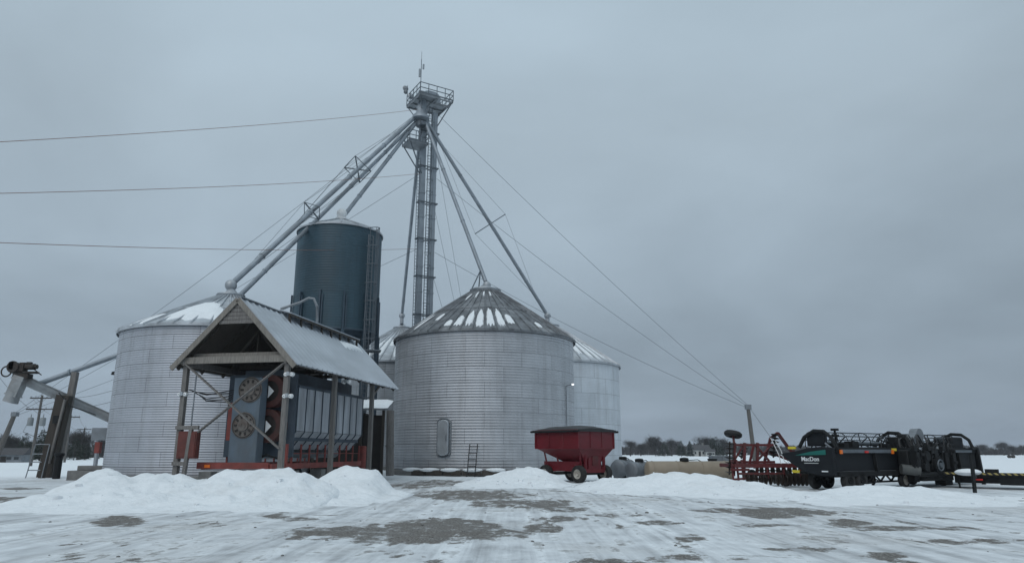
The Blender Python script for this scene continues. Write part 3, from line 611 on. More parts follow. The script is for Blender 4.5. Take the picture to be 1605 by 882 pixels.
# ------------------------------------------------------------------ bucket elevator tower
TX, TY = -8.1, 64.0; TRZ = R(31)
def Tw(x, y, z): return Vector((TX + x * cos(TRZ) - y * sin(TRZ), TY + x * sin(TRZ) + y * cos(TRZ), z))
PZ = 34.9
def railing(mb, corners, z, h=1.1, posts=4, skip=()):
    n = len(corners)
    for k in range(n):
        if k in skip: continue
        a = Vector((*corners[k], z)); b = Vector((*corners[(k + 1) % n], z))
        for hh in (h, h * .55, .12): mb.bar(a + Vector((0, 0, hh)), b + Vector((0, 0, hh)), .06 if hh > .2 else .03, .06 if hh > .2 else .14)
        for j in range(posts): p = a.lerp(b, j / posts); mb.bar(p, p + Vector((0, 0, h)), .055)
def tower():
    t = thing('bucket_elevator', 'tall grey twin-leg bucket elevator tower with railed head platform and antennas', 'grain elevator', (TX, TY, 0), TRZ)
    for s in (-1, 1):
        m = MB(); m.box((s * .56, 0, 17), (.48, .48, 34.0))
        z = 1.5
        while z < 34: m.box((s * .56, 0, z), (.56, .56, .07)); z += 2.4
        m.build('trunking', 'tower', t)
    z = 3.0
    while z < 34:
        tb = MB()
        for y in (-.34, .34): tb.bar((-.95, y, z), (.95, y, z), .09)
        tb.bar((-.95, -.34, z), (-.95, .34, z), .09); tb.bar((.95, -.34, z), (.95, .34, z), .09); tb.build('tie_band', 'rail', t); z += 3.6
    l = MB()
    for x in (-.17, .17): l.bar((x, -.30, 2), (x, -.30, 34.5), .05)
    z = 2.0
    while z < 34.5: l.bar((-.17, -.30, z), (.17, -.30, z), .035); z += .30
    l.build('ladder', 'rail', t)
    l = MB()
    for x in (-1.10, -.88): l.bar((x, -.1, 2), (x, -.1, 29), .045)
    z = 2.0
    while z < 29: l.bar((-1.10, -.1, z), (-.88, -.1, z), .035); z += .32
    cg = MB()
    for x in (-.28, .28): cg.tube((x, -.62, 4), (x, -.62, 33.5), .018, n=5)
    z = 4.0
    while z < 33.6: cg.path([(-.26, -.30, z), (-.33, -.55, z), (0, -.78, z), (.33, -.55, z), (.26, -.30, z)], .022, 5); z += 1.2
    cg.build('safety_cage', 'rail', t)
    l.build('cable_ladder', 'rail', t)
    # head platform
    c = [(-1.75, -1.65), (1.75, -1.65), (1.75, 1.65), (-1.75, 1.65)]
    fl = MB(); fl.box((-.72, 0, PZ), (2.06, 3.3, .10)); fl.box((1.03, .55, PZ), (1.44, 2.2, .10))
    for y in (-1.6, -.5, .6, 1.6): fl.bar((-1.75, y, PZ - .10), (1.75, y, PZ - .10), .10, .12)
    for x in (-1.7, 0, 1.7): fl.bar((x, -1.65, PZ - .10), (x, 1.65, PZ - .10), .09, .12)
    fo = fl.build('head_platform', 'galv_dark', t)
    m = MB(); railing(m, c, PZ, 1.15, 4); m.build('railing', 'rail', fo)
    st = MB()
    for x, y in c: st.bar((x * .95, y * .95, PZ - .1), (x * .45, y * .2, PZ - 2.2), .08)
    st.build('platform_brace', 'rail', fo)
    h = MB().prism([(-.95, PZ + .05), (.95, PZ + .05), (.95, PZ + .7), (.7, PZ + 1.05), (.35, PZ + 1.2), (-.35, PZ + 1.2), (-.7, PZ + 1.05), (-.95, PZ + .7)], 1.0, lambda a, b, k: Vector((a, k - .5, b)))
    h.build('head_housing', 'tower', t, bevel=.05)
    MB().disc((-1.25, -.9, PZ + .45), .22, .6, 'X').box((-1.25, -.9, PZ + .15), (.6, .5, .2)).build('drive_motor', 'galv_dark', t)
    # throat and distributor below the platform, on the left
    th = MB().bar((-.75, -.25, PZ + .2), (-1.1, -.5, PZ - 1.1), .6, .6); th.build('throat', 'tower', t)
    d = MB().lathe([(.05, .75), (.36, .7), (.5, .2), (.80, -.12), (.84, -.4), (.5, -.55), (.05, -.55)], (-1.15, -.55, PZ - 1.75), 24); d.build('distributor', 'tower', t)
    MB().disc((-1.15, -.55, PZ - 2.65), .42, .5).box((-1.1, -.9, PZ - 2.7), (.5, .4, .35)).tube((-1.15, -.55, PZ - 4.6), (-1.15, -.55, PZ - 2.6), .09).build('distributor_drive', 'rail', t)
    # lower work platform
    z2 = 30.0; c2 = [(-2.5, -1.3), (-.6, -1.3), (-.6, .5), (-2.5, .5)]
    wp = MB().box((-1.55, -.4, z2), (1.9, 1.8, .12)); wo = wp.build('work_platform', 'galv_dark', t)
    m = MB(); railing(m, c2, z2, 1.1, 3); m.build('railing', 'rail', wo)
    m = MB()
    for y in (-1.2, .4): m.bar((-2.4, y, z2), (-.75, y * .2, z2 - 2.6), .09)
    m.build('platform_brace', 'rail', wo)
    for (y) in ((-.9), ): 
        m = MB().bar((-.85, 1.0, 34), (-.85, 1.0, 31), .07)
    # antennas on the near corner
    m = MB().tube((-1.7, -1.6, PZ), (-1.7, -1.6, PZ + 3.6), .035, n=6).tube((-1.7, -1.6, PZ + 3.5), (-1.7, -1.6, PZ + 4.4), .018, n=5)
    mo = m.build('antenna_mast', 'rail', t)
    MB().box((-1.88, -1.70, PZ + 2.0), (.16, .18, .8)).tube((-2.0, -1.75, PZ + 1.8), (-1.7, -1.6, PZ + 1.8), .02).build('panel_antenna', 'galv', mo)
    MB().box((-1.50, -1.66, PZ + 2.8), (.14, .14, .5)).build('radio_unit', 'galv', mo)
    d = MB().lathe([(.02, 0), (.2, .03), (.3, .1), (.3, .14)], (0, 0, 0), 16, 'Y')
    d.v = [(x - 1.95, y * 1.0 + 1.5, z + PZ + 1.9) for x, y, z in d.v]; d.tube((-1.75, 1.6, PZ + .9), (-1.75, 1.6, PZ + 2.3), .03).ball((-1.95, 1.55, PZ + 1.5), .22, 10, 6); d.build('dish_antenna', 'galv_dark', t)
    m = MB().ball((-1.55, 1.2, PZ + 1.0), .34, 12, 8, (1, .5, 1)).build('round_antenna', 'galv', t)
    MB().box((0, 0, .9), (2.2, .9, 1.8)).build('boot', 'tower', t)
tower()

# ------------------------------------------------------------------ spouts from the distributor
DC = Tw(-1.15, -.55, PZ - 2.0)
def spout(label, end, r=.17, off=(0, 0, 0), truss=None, ball=True, flange=6.1, start=None):
    s0 = Vector(start) if start is not None else DC + Vector(off); e = Vector(end); d = (e - s0); L_ = d.length; d.normalize()
    t = thing('grain_spout', label, 'grain spout', tuple(e), 0, 'grain spouts from the tower head')
    m = MB().tube(s0, e - d * (.3 if ball else 0), r, n=14); q = flange
    while q < L_ - 1: p = s0 + d * q; m.tube(p - d * .04, p + d * .04, r + .035, n=14); q += flange
    m.build('pipe', 'spout', t, world=True)
    if ball:
        b = MB().ball(e + Vector((0, 0, -.05)), r * 2.05, 14, 10); b.tube(e + Vector((0, 0, -.9)), e, r * 1.25, n=12); b.build('dead_head', 'galv', t, world=True)
    if truss:
        for fr, w, h, rot in truss:
            p = s0 + d * (L_ * fr); x = d.cross(Vector((0, 0, 1))).normalized(); y = x.cross(d).normalized()
            cs = []
            for k in range(4):
                an = rot + pi / 2 * k; cs.append(p + x * cos(an) * w + y * sin(an) * h)
            fm = MB()
            for k in range(4): fm.bar(p, cs[k], .085); 
            if w > .7 and h > .7:
                for k in range(4): fm.bar(cs[k], cs[(k + 1) % 4], .05)
            fm.build('truss_spreader', 'rail', t, world=True)
            cb = MB()
            for k in range(4):
                if (cs[k] - p).length < .5: continue
                a_ = s0 + d * max(1.0, L_ * (fr - .42)); b_ = s0 + d * min(L_ - .8, L_ * (fr + .38))
                cb.tube(a_, cs[k], .014, n=4).tube(cs[k], b_, .014, n=4)
            cb.build('truss_cable', 'wire', t, world=True)
    return t
capL = P(362, 446, cL[1])
spout('longest upper spout running down to the left bin cap, with a square truss frame', capL, .19, (-.65, -.2, -.15), [(.39, 1.3, 1.25, R(20)), (.645, .95, .85, R(75))])
spout('lower parallel spout running beside the longest one to the back of the left bin roof', P(377, 462, cL[1] + 1.9), .165, (-.55, .3, -.35), None, False)
a_t = R(-14.15); cT = polar(a_t, 57.0)
spout('short spout ending in a round head on top of the blue tank', P(537, 341, cT[1]), .17, (-.4, .1, -.4), None, False)
spout('near-vertical spout going down left of the tower to the snowy rear bin', P(630, 494, cB[1] - .3), .16, (0, .4, -.7), None)
spout('spout leading down to the peak of the large middle bin', P(763, 446, cC[1]), .17, (.45, .1, -.4), None)
spout('rightmost spout with a crossbar spreader, ending on the rear right bin', P(858, 494, cR[1]), .17, (.55, .2, -.25), [(.52, .12, 2.1, R(0))])
# tripod braces on the centre bin cap
tb = MB(); pk = P(763, 446, cC[1])
for dx, dy in ((-1.7, -.6), (-.8, .7)): tb.bar(pk + Vector((-.55, 0, 1.2)), pk + Vector((dx, dy, -1.0 - .35 * abs(dx))), .08)
tag(tb.build('spout_brace', 'rail', loc=tuple(pk + Vector((-1, 0, -1.2)))), 'two thin braces propping the spout at the peak of the middle bin', 'brace')

# ------------------------------------------------------------------ guy poles and guy wires
def wire(pts_a, pts_b, r, sag, name, label, cat, group, m='wire', n=24):
    a = Vector(pts_a); b = Vector(pts_b); mid = (a + b) / 2
    mb = MB(); mb.path([a.lerp(b, k / n) - Vector((0, 0, sag * 4 * (k / n) * (1 - k / n))) for k in range(n + 1)], r, 5)
    return tag(mb.build(name, m, loc=tuple(mid)), label, cat, group)
GR = P(1172, 636, 75); GL = P(24, 648, 70); GF = Vector((-30, 13, 6.6)); GB = Vector((-3, 98, .3))
gp = thing('guy_pole', 'weathered timber guy pole standing behind the red disc harrow', 'pole', (GR.x + .35, 75, 0), 0)
MB().tube((0, 0, -.3), (GR.x - (GR.x + .35), 0, GR.z + .15), .24, .19, 12).build('shaft', 'pole', gp); MB().box((-.33, 0, GR.z - .1), (.55, .55, .5)).build('cable_band', 'galv_dark', gp)
MB().tube((-.3, 0, GR.z), (4.2, 1.5, .2), .02, n=5).build('back_stay', 'wire', gp)
gp = thing('guy_pole', 'leaning timber guy pole at the far left edge by the distant shed', 'pole', (GL.x - 1.0, 70, 0), 0)
MB().tube((-.5, 0, -.3), (1.0, 0, GL.z + .15), .26, .2, 12).build('shaft', 'pole', gp); MB().box((.98, 0, GL.z - .05), (.5, .5, .4)).build('cable_band', 'galv_dark', gp)
zl = [PZ - .9, 27.3, 19.9]
lev = ['head', 'middle', 'lower part']
for k, z in enumerate(zl):
    wire(Tw(.95, 0, z), GR + Vector((0, 0, .1 - .15 * k)), .017, .5 + .1 * k, 'guy_wire', 'guy wire from the tower %s down to the timber pole at the right' % lev[k], 'guy wire', 'guy wires of the elevator tower')
    wire(Tw(-.95, 0, z), GL + Vector((0, 0, .1 - .15 * k)), .017, .6, 'guy_wire', 'guy wire from the tower %s down to the leaning pole at the left' % lev[k], 'guy wire', 'guy wires of the elevator tower')
    wire(Tw(-.95, -.3, z), GF + Vector((0, 0, (-.02, -.32, -.06)[k])), .016, (.55, .6, .55)[k], 'guy_wire', 'rusty long cable from the tower %s out through the left edge of the sky' % lev[k], 'guy wire', 'guy wires of the elevator tower', 'cable_rust', 30)
    wire(Tw(.3, .5, z), GB, .015, .3, 'guy_wire', 'guy wire from the tower %s steeply down behind the middle bin' % lev[k], 'guy wire', 'guy wires of the elevator tower')

# ------------------------------------------------------------------ dryer shed (local: x across, y along the length, origin front middle on the ground)
SRZ = R(-10.6); SO = Vector((-11.66, 29.6, 0))
def shed():
    t = thing('dryer_shed', 'open timber pole shed with steep gable roof sheltering the grain dryer', 'shed', SO, SRZ)
    hw, ez, az_, L_ = 2.80, 5.10, 7.98, 12.5
    px, py = 2.33, (.35, 5.0, 9.8)
    tops = 5.42
    for s in (-1, 1):
        for y in py: MB().bar((s * px, y, -.3), (s * px, y, tops), .20, .20, (0, 1, 0)).build('post', 'wood', t)
    # corrugated roof slopes: ribbed sheet with thickness
    for s in (-1, 1):
        m = MB(); n = 100; vs = []; th = .05; nrm = Vector((s * (az_ - ez), 0, hw)).normalized()
        for k in range(n + 1):
            y = L_ * k / n; up = .055 if (k % 4) == 0 else 0.0
            for (x, z) in ((0, az_), (s * hw, ez)):
                p = Vector((x, y, z)); vs += [p + nrm * (th + up), p]
        fs = []
        for k in range(n):
            a = k * 4; b = a + 4
            fs += [(a, b, b + 2, a + 2), (a + 1, a + 3, b + 3, b + 1), (a + 2, b + 2, b + 3, a + 3)]
        fs += [(0, 2, 3, 1), (n * 4, n * 4 + 1, n * 4 + 3, n * 4 + 2)]
        if s < 0: fs = [f[::-1] for f in fs]
        m.add(vs, fs); o = m.build('roof_slope', 'shed_roof', t)
        shade_mb = MB(); shade_mb.add([Vector((s * x_, y_, az_ + (ez - az_) * x_ / hw)) - nrm * d_ for d_ in (.012, .04) for y_ in (.06, L_ - .06) for x_ in (.02, hw - .05)], [(0, 2, 3, 1), (4, 5, 7, 6), (0, 1, 5, 4), (2, 6, 7, 3), (0, 4, 6, 2), (1, 3, 7, 5)]); shade_mb.build('roof_shade', 'wood_dark', o)  # dark sheet added under the slope; puts the roof's inner shade into colour
        if s > 0:
            # snow left beside the ridge vent at the back
            q = MB(); vs = []
            for j in range(9):
                for i in range(7):
                    b_ = j / 8; a_ = i / 6; w = sin(pi * b_) ** .5 * sin(pi * a_) ** .5
                    sl = .16 + .17 * a_ * (1 - .3 * b_); y = 9.2 + 2.9 * b_
                    vs.append(Vector((hw * sl, y, az_ + (ez - az_) * sl)) + nrm * (.04 + .16 * w))
            q.add(vs, [(j * 7 + i, j * 7 + i + 1, (j + 1) * 7 + i + 1, (j + 1) * 7 + i) for j in range(8) for i in range(6)]); q.build('snow_patch', 'snow', o)
        # rafters and purlins underneath
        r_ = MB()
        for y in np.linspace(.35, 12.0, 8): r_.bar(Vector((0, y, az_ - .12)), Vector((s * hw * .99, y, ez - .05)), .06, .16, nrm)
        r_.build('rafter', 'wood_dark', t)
        MB().bar((s * px, .1, 5.30), (s * px, 12.4, 5.30), .08, .26).build('eave_beam', 'wood', t)
        # barge board at the gable
        MB().bar(Vector((0, -.02, az_ - .06)), Vector((s * (hw + .02), -.02, ez - .08)), .05, .22, nrm).build('barge_board', 'board', t)
    # gable peak boards
    m = MB()
    for k in range(5):
        z0 = az_ - .25 - k * .17; w = (az_ - z0) / (az_ - ez) * hw - .1
        m.box((0, .06, z0 - .08), (2 * w, .04, .155))
    m.build('gable_boards', 'wood', t)
    MB().bar((-px - .25, .16, 5.38), (px + .12, .16, 5.38), .08, .28).build('tie_beam', 'board', t)
    MB().bar((-px - .1, .50, 5.60), (px + .0, .50, 5.60), .08, .22).build('tie_beam', 'board', t)
    for s in (-1, 1): MB().bar((-s * (px - .02), .22 - .06 * s, 5.28), (s * (px - .02), .22 - .06 * s, 1.75), .05, .17, (0, 1, 0)).build('cross_brace', 'wood', t)
    # inner truss webs seen in the gable
    m = MB()
    for y in (1.9, 4.2, 6.6, 9.0): m.bar((-px, y, 5.55), (px, y, 5.55), .06, .18); m.bar((0, y, 5.6), (0, y, 7.7), .06, .12, (0, 1, 0)); m.bar((-1.1, y, 5.6), (0, y, 6.9), .05, .1); m.bar((1.1, y, 5.6), (0, y, 6.9), .05, .1)
    m.build('roof_truss', 'wood_dark', t)
    # raised ridge vent over the rear part
    v = MB()
    for s in (-1, 1):
        nn = Vector((s * .16, 0, .56)).normalized()
        a = Vector((0, 3.6, az_ + .16)); b = Vector((s * .56, 3.6, az_ + .0)); d = Vector((0, 8.4, 0))
        v.add([a, b, b + d, a + d, a + nn * .05, b + nn * .05, b + d + nn * .05, a + d + nn * .05], [(0, 1, 2, 3), (7, 6, 5, 4), (0, 4, 5, 1), (1, 5, 6, 2), (2, 6, 7, 3)])
    vo = v.build('ridge_vent', 'shed_roof', t)
    w = MB()
    for y in np.arange(3.7, 12.0, 1.15):
        for s in (-1, 1): w.bar((s * .46, y, az_ - .46), (s * .46, y, az_ + .0), .09, .12, (0, 1, 0))
    for s in (-1, 1): w.bar((s * .54, 3.6, az_ - .06), (s * .54, 12.0, az_ - .06), .04, .10)
    w.build('vent_block', 'wood_dark', vo)
    MB().bar((0, 0, az_ + .06), (0, 3.6, az_ + .06), .3, .05).build('ridge_cap', 'galv_dark', t)
    # small bracing beside the rear post
    MB().bar((px, 9.8, 4.5), (px, 11.0, 5.3), .08, .12).build('knee_brace', 'wood', t)
    # left front corner: second post with two shelves
    MB().bar((-px + .42, .2, -.3), (-px + .62, .2, 2.6), .14, .14, (0, 1, 0)).bar((-px - .1, .2, 2.6), (-px + .95, .2, 2.6), .1, .16).bar((-px - .1, .2, 1.15), (-px + .6, .2, 1.15), .1, .16).build('panel_stand', 'wood', t)
    return t
shed()
def sloc(x, y, z): return Vector((SO.x + x * cos(SRZ) - y * sin(SRZ), SO.y + x * sin(SRZ) + y * cos(SRZ), z))
eb = thing('switch_box', 'dull red electrical switch box on the left front shed post', 'switch box', sloc(-1.85, .32, 1.35), SRZ)
MB().box((0, 0, .55), (.85, .3, 1.1)).build('case', 'dim_red', eb, bevel=.02); MB().box((.03, -.165, .55), (.72, .03, .98)).build('door', 'dim_red', eb)
MB().tube((0, .05, 1.1), (0, .05, 3.6), .03, n=6).build('conduit', 'galv_dark', eb)
def flood(label, p, s=1):
    t = thing('security_light', label, 'security light', p, SRZ, 'small white lights on the shed posts')
    MB().box((0, 0, 0), (.12, .08, .16)).build('bracket', 'galv', t)
    for k in (-1, 1): MB().lathe([(.02, 0), (.08, .02), (.10, .16), (.09, .18), (.01, .18)], (k * .13, 0, -.02), 12, 'Y').build('lamp_head', 'white', t)
flood('pair of small white lamps high on the front right shed post', sloc(2.45, .18, 4.75)); flood('pair of white lamps lower down on the front right shed post', sloc(2.46, .18, 3.86)); flood('small white lamp under the eave by the middle shed post', sloc(2.6, 5.6, 4.95)); flood('small lamp on the left front shed post', sloc(-2.35, .2, 4.0))

def dryer():
    t = thing('grain_dryer', 'blue and grey grain dryer on a red frame inside the open shed', 'grain dryer', SO, SRZ)
    # front fan tower panel
    MB().box((-.03, 1.65, 2.92), (1.28, .55, 3.66)).build('fan_panel', 'dryer_blue', t, bevel=.02)
    for (x, z) in ((.12, 4.22), (-.05, 2.72)):
        c = Vector((x, 1.36, z))
        o = MB().torus(c, .50, .055, 'Y', 32, 8).lathe([(.50, .05), (.50, -.02), (.02, -.03)], c, 32, 'Y').build('fan', 'fan_rust', t)
        g = MB()
        for k in range(10): an = 2 * pi * k / 10; g.bar(c + Vector((cos(an) * .30, -.045, sin(an) * .30)), c + Vector((cos(an) * .43, -.045, sin(an) * .43)), .085, .02, (0, 1, 0))
        g.torus(c + Vector((0, -.05, 0)), .50, .02, 'Y', 28, 5)
        g.build('grille', 'fan_dark', o); MB().disc(c + Vector((0, -.06, 0)), .24, .06, 'Y').disc(c + Vector((.09, -.10, -.02)), .045, .04, 'Y', 10).disc(c + Vector((-.09, -.10, .02)), .045, .04, 'Y', 10).build('hub', 'fan_rust', o)
        MB().disc(c + Vector((0, .06, 0)), .49, .02, 'Y').build('fan_mouth', 'fan_dark', o)
        # red fan housing behind, seen to the right of the panel
        h = MB().lathe([(.72, 0), (.72, .55), (.45, .55), (.45, 0), (.72, 0)], Vector((.62, 2.05, z)), 28, 'Y'); h.build('fan_housing', 'housing_red', t)
        MB().disc((.62, 2.2, z), .44, .05, 'Y').build('housing_mouth', 'fan_dark', t)
        tri = MB().prism([(.66, z - .30), (.92, z - .02), (.66, z + .22)], .03, lambda a, b, k: Vector((a, 1.93 - k, b))); tri.build('baffle', 'white', t)
    MB().box((-.86, 1.75, 2.9), (.22, .35, 1.6)).build('burner_pipe', 'red_frame', t)
    # body
    y0, y1 = 2.6, 10.3
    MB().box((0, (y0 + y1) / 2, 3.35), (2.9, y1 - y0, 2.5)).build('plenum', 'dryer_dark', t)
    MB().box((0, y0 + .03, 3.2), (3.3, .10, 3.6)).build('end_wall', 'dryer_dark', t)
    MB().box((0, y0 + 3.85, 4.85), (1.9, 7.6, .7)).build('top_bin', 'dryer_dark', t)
    npan = 9; w = (y1 - y0 - .2) / npan
    for s in (-1, 1):
        for k in range(npan):
            ya = y0 + .15 + k * w; m = MB()
            m.box((s * 1.55, ya + w / 2, 3.48), (.20, w - .02, 1.92)); o = m.build('screen_panel', 'dryer_screen', t)
            q = MB(); vs = []
            for (x, z) in ((1.65, 2.50), (1.02, 1.72), (.80, 1.72), (1.40, 2.50)):
                for y in (ya + .012, ya + w - .012): vs.append((s * x, y, z))
            q.add(vs, [(0, 1, 3, 2), (2, 3, 5, 4), (4, 5, 7, 6), (6, 7, 1, 0), (0, 2, 4, 6), (1, 7, 5, 3)]); q.build('hopper_chute', 'dryer_screen', t)
        r_ = MB()
        for k in range(npan + 1): ya = y0 + .13 + k * w; r_.bar((s * 1.67, ya, 2.5), (s * 1.67, ya, 4.45), .028, .04, (0, 1, 0)); r_.bar((s * 1.67, ya, 2.5), (s * 1.04, ya, 1.72), .028, .05)
        r_.bar((s * 1.68, y0 + .1, 4.47), (s * 1.68, y1, 4.47), .08, .1); r_.build('panel_rib', 'dryer_dark', t)
        MB().bar((s * 1.55, .95, 1.02), (s * 1.55, y1 + .2, 1.02), .10, .24).build('frame_rail', 'red_frame', t)
        for k in range(npan + 1):
            ya = y0 + .13 + k * w; MB().bar((s * 1.55, ya, 1.12), (s * 1.55, ya, 1.95), .07, .06, (0, 1, 0)).build('stile', 'red_frame', t)
        MB().bar((s * 1.55, y0, 1.55), (s * 1.55, y1, 1.55), .025, .03).build('guard_rail', 'red_frame', t)
    MB().bar((1.5, .92, 1.06), (-1.75, .92, 1.06), .12, .26).build('front_rail', 'red_frame', t)
    MB().box((-1.25, .845, 1.04), (.26, .02, .12)).build('reflector', 'lens_amber', t)
    MB().bar((1.55, 2.2, 1.0), (1.55, 2.2, 1.95), .14, .14, (0, 1, 0)).build('corner_stile', 'red_frame', t)
    MB().tube((0, 2.9, 1.55), (0, 10.6, 1.55), .22, n=16).build('unload_auger', 'galv_dark', t)
    MB().path([(.3, 2.0, 1.3), (.8, 1.9, 1.5), (1.15, 2.2, 1.35), (1.4, 2.5, 1.7)], .05, 6).build('gas_pipe', 'black', t)
    for s in (-1, 1):
        for y in (7.9, 8.9):
            MB().torus((s * 1.25, y, .42), .30, .12, 'X', 24, 8).disc((s * 1.25, y, .42), .26, .16, 'X').build('wheel', 'rubber', t)
dryer()
for k, (x, y) in enumerate(((-1.3, 1.0), (1.35, 3.1), (1.35, 5.8), (1.35, 10.0))):
    b = MB(); b.box((0, 0, .2), (.62, .55, .39)).box((0.02, 0, .62), (.55, .5, .40)); o = b.build('support_block', 'concrete', bevel=.02); o.location = sloc(x, y, 0); o.rotation_euler = (0, 0, SRZ)
    tag(o, ['stacked concrete blocks under the front left corner of the dryer frame', 'stacked concrete blocks under the dryer just behind the front right post', 'stacked concrete blocks under the dryer beside the middle shed post', 'stacked concrete blocks under the rear end of the dryer'][k], 'concrete block', 'blocks under the dryer frame')
# gooseneck pipe behind the shed roof
gpz = [P(440, 484, 44), P(470, 474, 44), P(484, 467, 44), P(492, 468, 44), P(497, 480, 44), P(497, 500, 44), P(496, 540, 44), P(496, 600, 44), P(494, 720, 44)]
tag(MB().path(gpz, .085, 8).build('gooseneck_pipe', 'galv_dark', loc=tuple(gpz[-1])), 'grey gooseneck pipe curving over behind the shed roof in front of the blue tank', 'pipe')
# tangle of wiring on the left inside of the shed
m = MB()
for k in range(5): m.path([sloc(-2.3, .6 + .25 * k, 4.2 - .05 * k), sloc(-1.7, 1.0, 4.05 - .1 * k + random.uniform(-.1, .1)), sloc(-1.0, 1.5, 4.2 - .12 * k), sloc(-.4, 1.9, 4.35)], .022, 5)
tag(m.build('wiring', 'belt', loc=tuple(sloc(-1.5, 1, 4))), 'tangled dark cables strung from the left shed post to the dryer fans', 'cables')

# lean-to between the shed and the middle bin
lt = thing('lean_to', 'dark open lean-to with snow on its low roof between shed and middle bin', 'lean-to', (-9.95, 45, 0))
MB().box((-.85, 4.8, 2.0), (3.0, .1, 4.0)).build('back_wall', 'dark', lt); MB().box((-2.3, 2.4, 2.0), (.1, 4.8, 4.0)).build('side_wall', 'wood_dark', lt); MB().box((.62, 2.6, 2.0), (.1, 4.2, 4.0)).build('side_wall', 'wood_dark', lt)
q = MB(); q.add([(-2.6, -.3, 4.15), (2.25, -.3, 4.15), (1.75, 5.0, 4.95), (-2.6, 5.0, 4.95), (-2.6, -.3, 4.25), (2.25, -.3, 4.25), (1.75, 5.0, 5.05), (-2.6, 5.0, 5.05)], [(0, 3, 2, 1), (4, 5, 6, 7), (0, 1, 5, 4), (1, 2, 6, 5), (2, 3, 7, 6), (3, 0, 4, 7)])
ro = q.build('roof', 'galv_dark', lt)
q = MB(); vs = []
for j in range(7):
    for i in range(13):
        a_, b_ = i / 12, j / 6; w = min(1, 5 * min(a_, 1 - a_), 4 * min(b_, 1 - b_)) ** .5; vs.append((-2.58 + (4.82 - .5 * b_) * a_, -.28 + 5.2 * b_, 4.24 + .8 * b_ + (.03 + .16 * min(1, 1.8 * w)) + random.uniform(-.015, .015)))
q.add(vs, [(j * 13 + i, j * 13 + i + 1, (j + 1) * 13 + i + 1, (j + 1) * 13 + i) for j in range(6) for i in range(12)]); q.build('snow_patch', 'snow', ro)
for x in (-2.3, .6, 1.95): MB().bar((x, 0, -.2), (x, 0, 4.15), .16, .16, (0, 1, 0)).build('post', 'wood_dark', lt)
MB().box((-.15, .1, 1.9), (4.1, .08, 3.9)).build('front_shade', 'dark', lt)  # near-black sheet across the open front, standing in for the shade inside
dp = MB().tube(P(611, 745, 44.3), P(612, 643, 44.3), .24, n=16); dp.tube(P(611, 700, 44.3), P(611, 697, 44.3), .27, n=16)
tag(dp.build('drain_pipe', 'wood', loc=tuple(P(611, 745, 44.3))), 'thick brown upright pipe at the left edge of the middle bin', 'pipe')
rd = P(568, 720, 42.5)
bl = MB().lathe([(.02, 0), (.2, 0), (.2, 1.9), (.17, 1.95), (.02, 1.96)], (0, 0, 0), 14); o = bl.build('bollard', 'red_frame'); o.location = (P(568, 720, 41.2).x, 41.2, 0); tag(o, 'red round bollard standing by the rear shed post', 'bollard')

# loose ladder by the middle bin, and timber skirt
ld = thing('ladder', 'short bare steel ladder leaning on the front of the middle bin', 'ladder', (P(738, 745, 49.6).x, 49.6, 0))
a = -.0
for s in (-.27, .27): MB().bar((s, 0, 0), (s + .12, .85, 2.15), .06, .07, (0, 1, 0)).build('rail', 'black', ld)
for k in range(5): f_ = .12 + k * .2; MB().tube((-.27 + .12 * f_, .85 * f_, 2.15 * f_), (.27 + .12 * f_, .85 * f_, 2.15 * f_), .028, n=6).build('rung', 'black', ld)
q = MB()
for k in range(6):
    a0 = -.62 + k * .17; p = lambda a: Vector((cC[0] + sin(a + aC) * 7.85, cC[1] - cos(a + aC) * 7.85, .22)); q.bar(p(a0), p(a0 + .16), .18, .3)
te = thing('timber_edging', 'row of dark timbers with thin snow on top along the foot of the middle bin', 'timber edging', (cC[0], cC[1] - 7.8, 0)); q.build('timber', 'wood_dark', te, world=True)
q = MB()
for k in range(5):
    a0 = -.62 + k * .2; p = lambda a: Vector((cC[0] + sin(a + aC) * 7.85, cC[1] - cos(a + aC) * 7.85, .43)); q.ball(p(a0), .7, 12, 6, (1.0, .35, .2))
q.build('snow_cap', 'snow', te, world=True)
# ------------------------------------------------------------------ left yard: conveyor, posts, blocks
CY = 48.0
cv = thing('conveyor', 'long grey auger conveyor with motor and hood rising to the left of the left bin', 'conveyor', P(85, 745, CY))
lo, hi = P(200, 668, CY + 3.5), P(28, 592, CY - 1.2)
MB().tube(lo, hi, .27, n=14).build('auger_tube', 'conv', cv, world=True)
bx = MB(); d_ = (hi - lo).normalized(); bx.bar(lo + Vector((0, 0, .3)), hi + Vector((0, 0, .3)), .35, .1); bx.build('drive_cover', 'conv', cv, world=True)
mt = MB(); c = hi + Vector((.1, 0, .65)); mt.disc(c + Vector((.62, 0, .08)), .20, .6, 'X', 14).disc(c + Vector((.98, 0, .08)), .15, .16, 'X', 12).box(c + Vector((.55, -.05, .30)), (.28, .22, .16)).box(c + Vector((.1, .1, .16)), (.36, .4, .4)).box(c + Vector((-.45, -.1, .12)), (.3, .5, .5)).tube(c + Vector((-.3, -.2, .3)), c + Vector((.3, -.2, .22)), .05, n=6).tube(c + Vector((.9, 0, -.1)), c + Vector((1.35, .1, -.45)), .035, n=6).box(c + Vector((.2, 0, -.55)), (1.0, .55, .3)).box(c + Vector((-.15, 0, -.05)), (.9, .5, .5)).disc(c + Vector((-.35, -.3, .05)), .38, .1, 'Y', 18).box(c + Vector((.3, 0, -.3)), (1.6, .5, .12)).torus(c + Vector((-.75, -.25, -.25)), .33, .05, 'Y', 18, 6)
mt.build('motor', 'motor', cv, world=True)
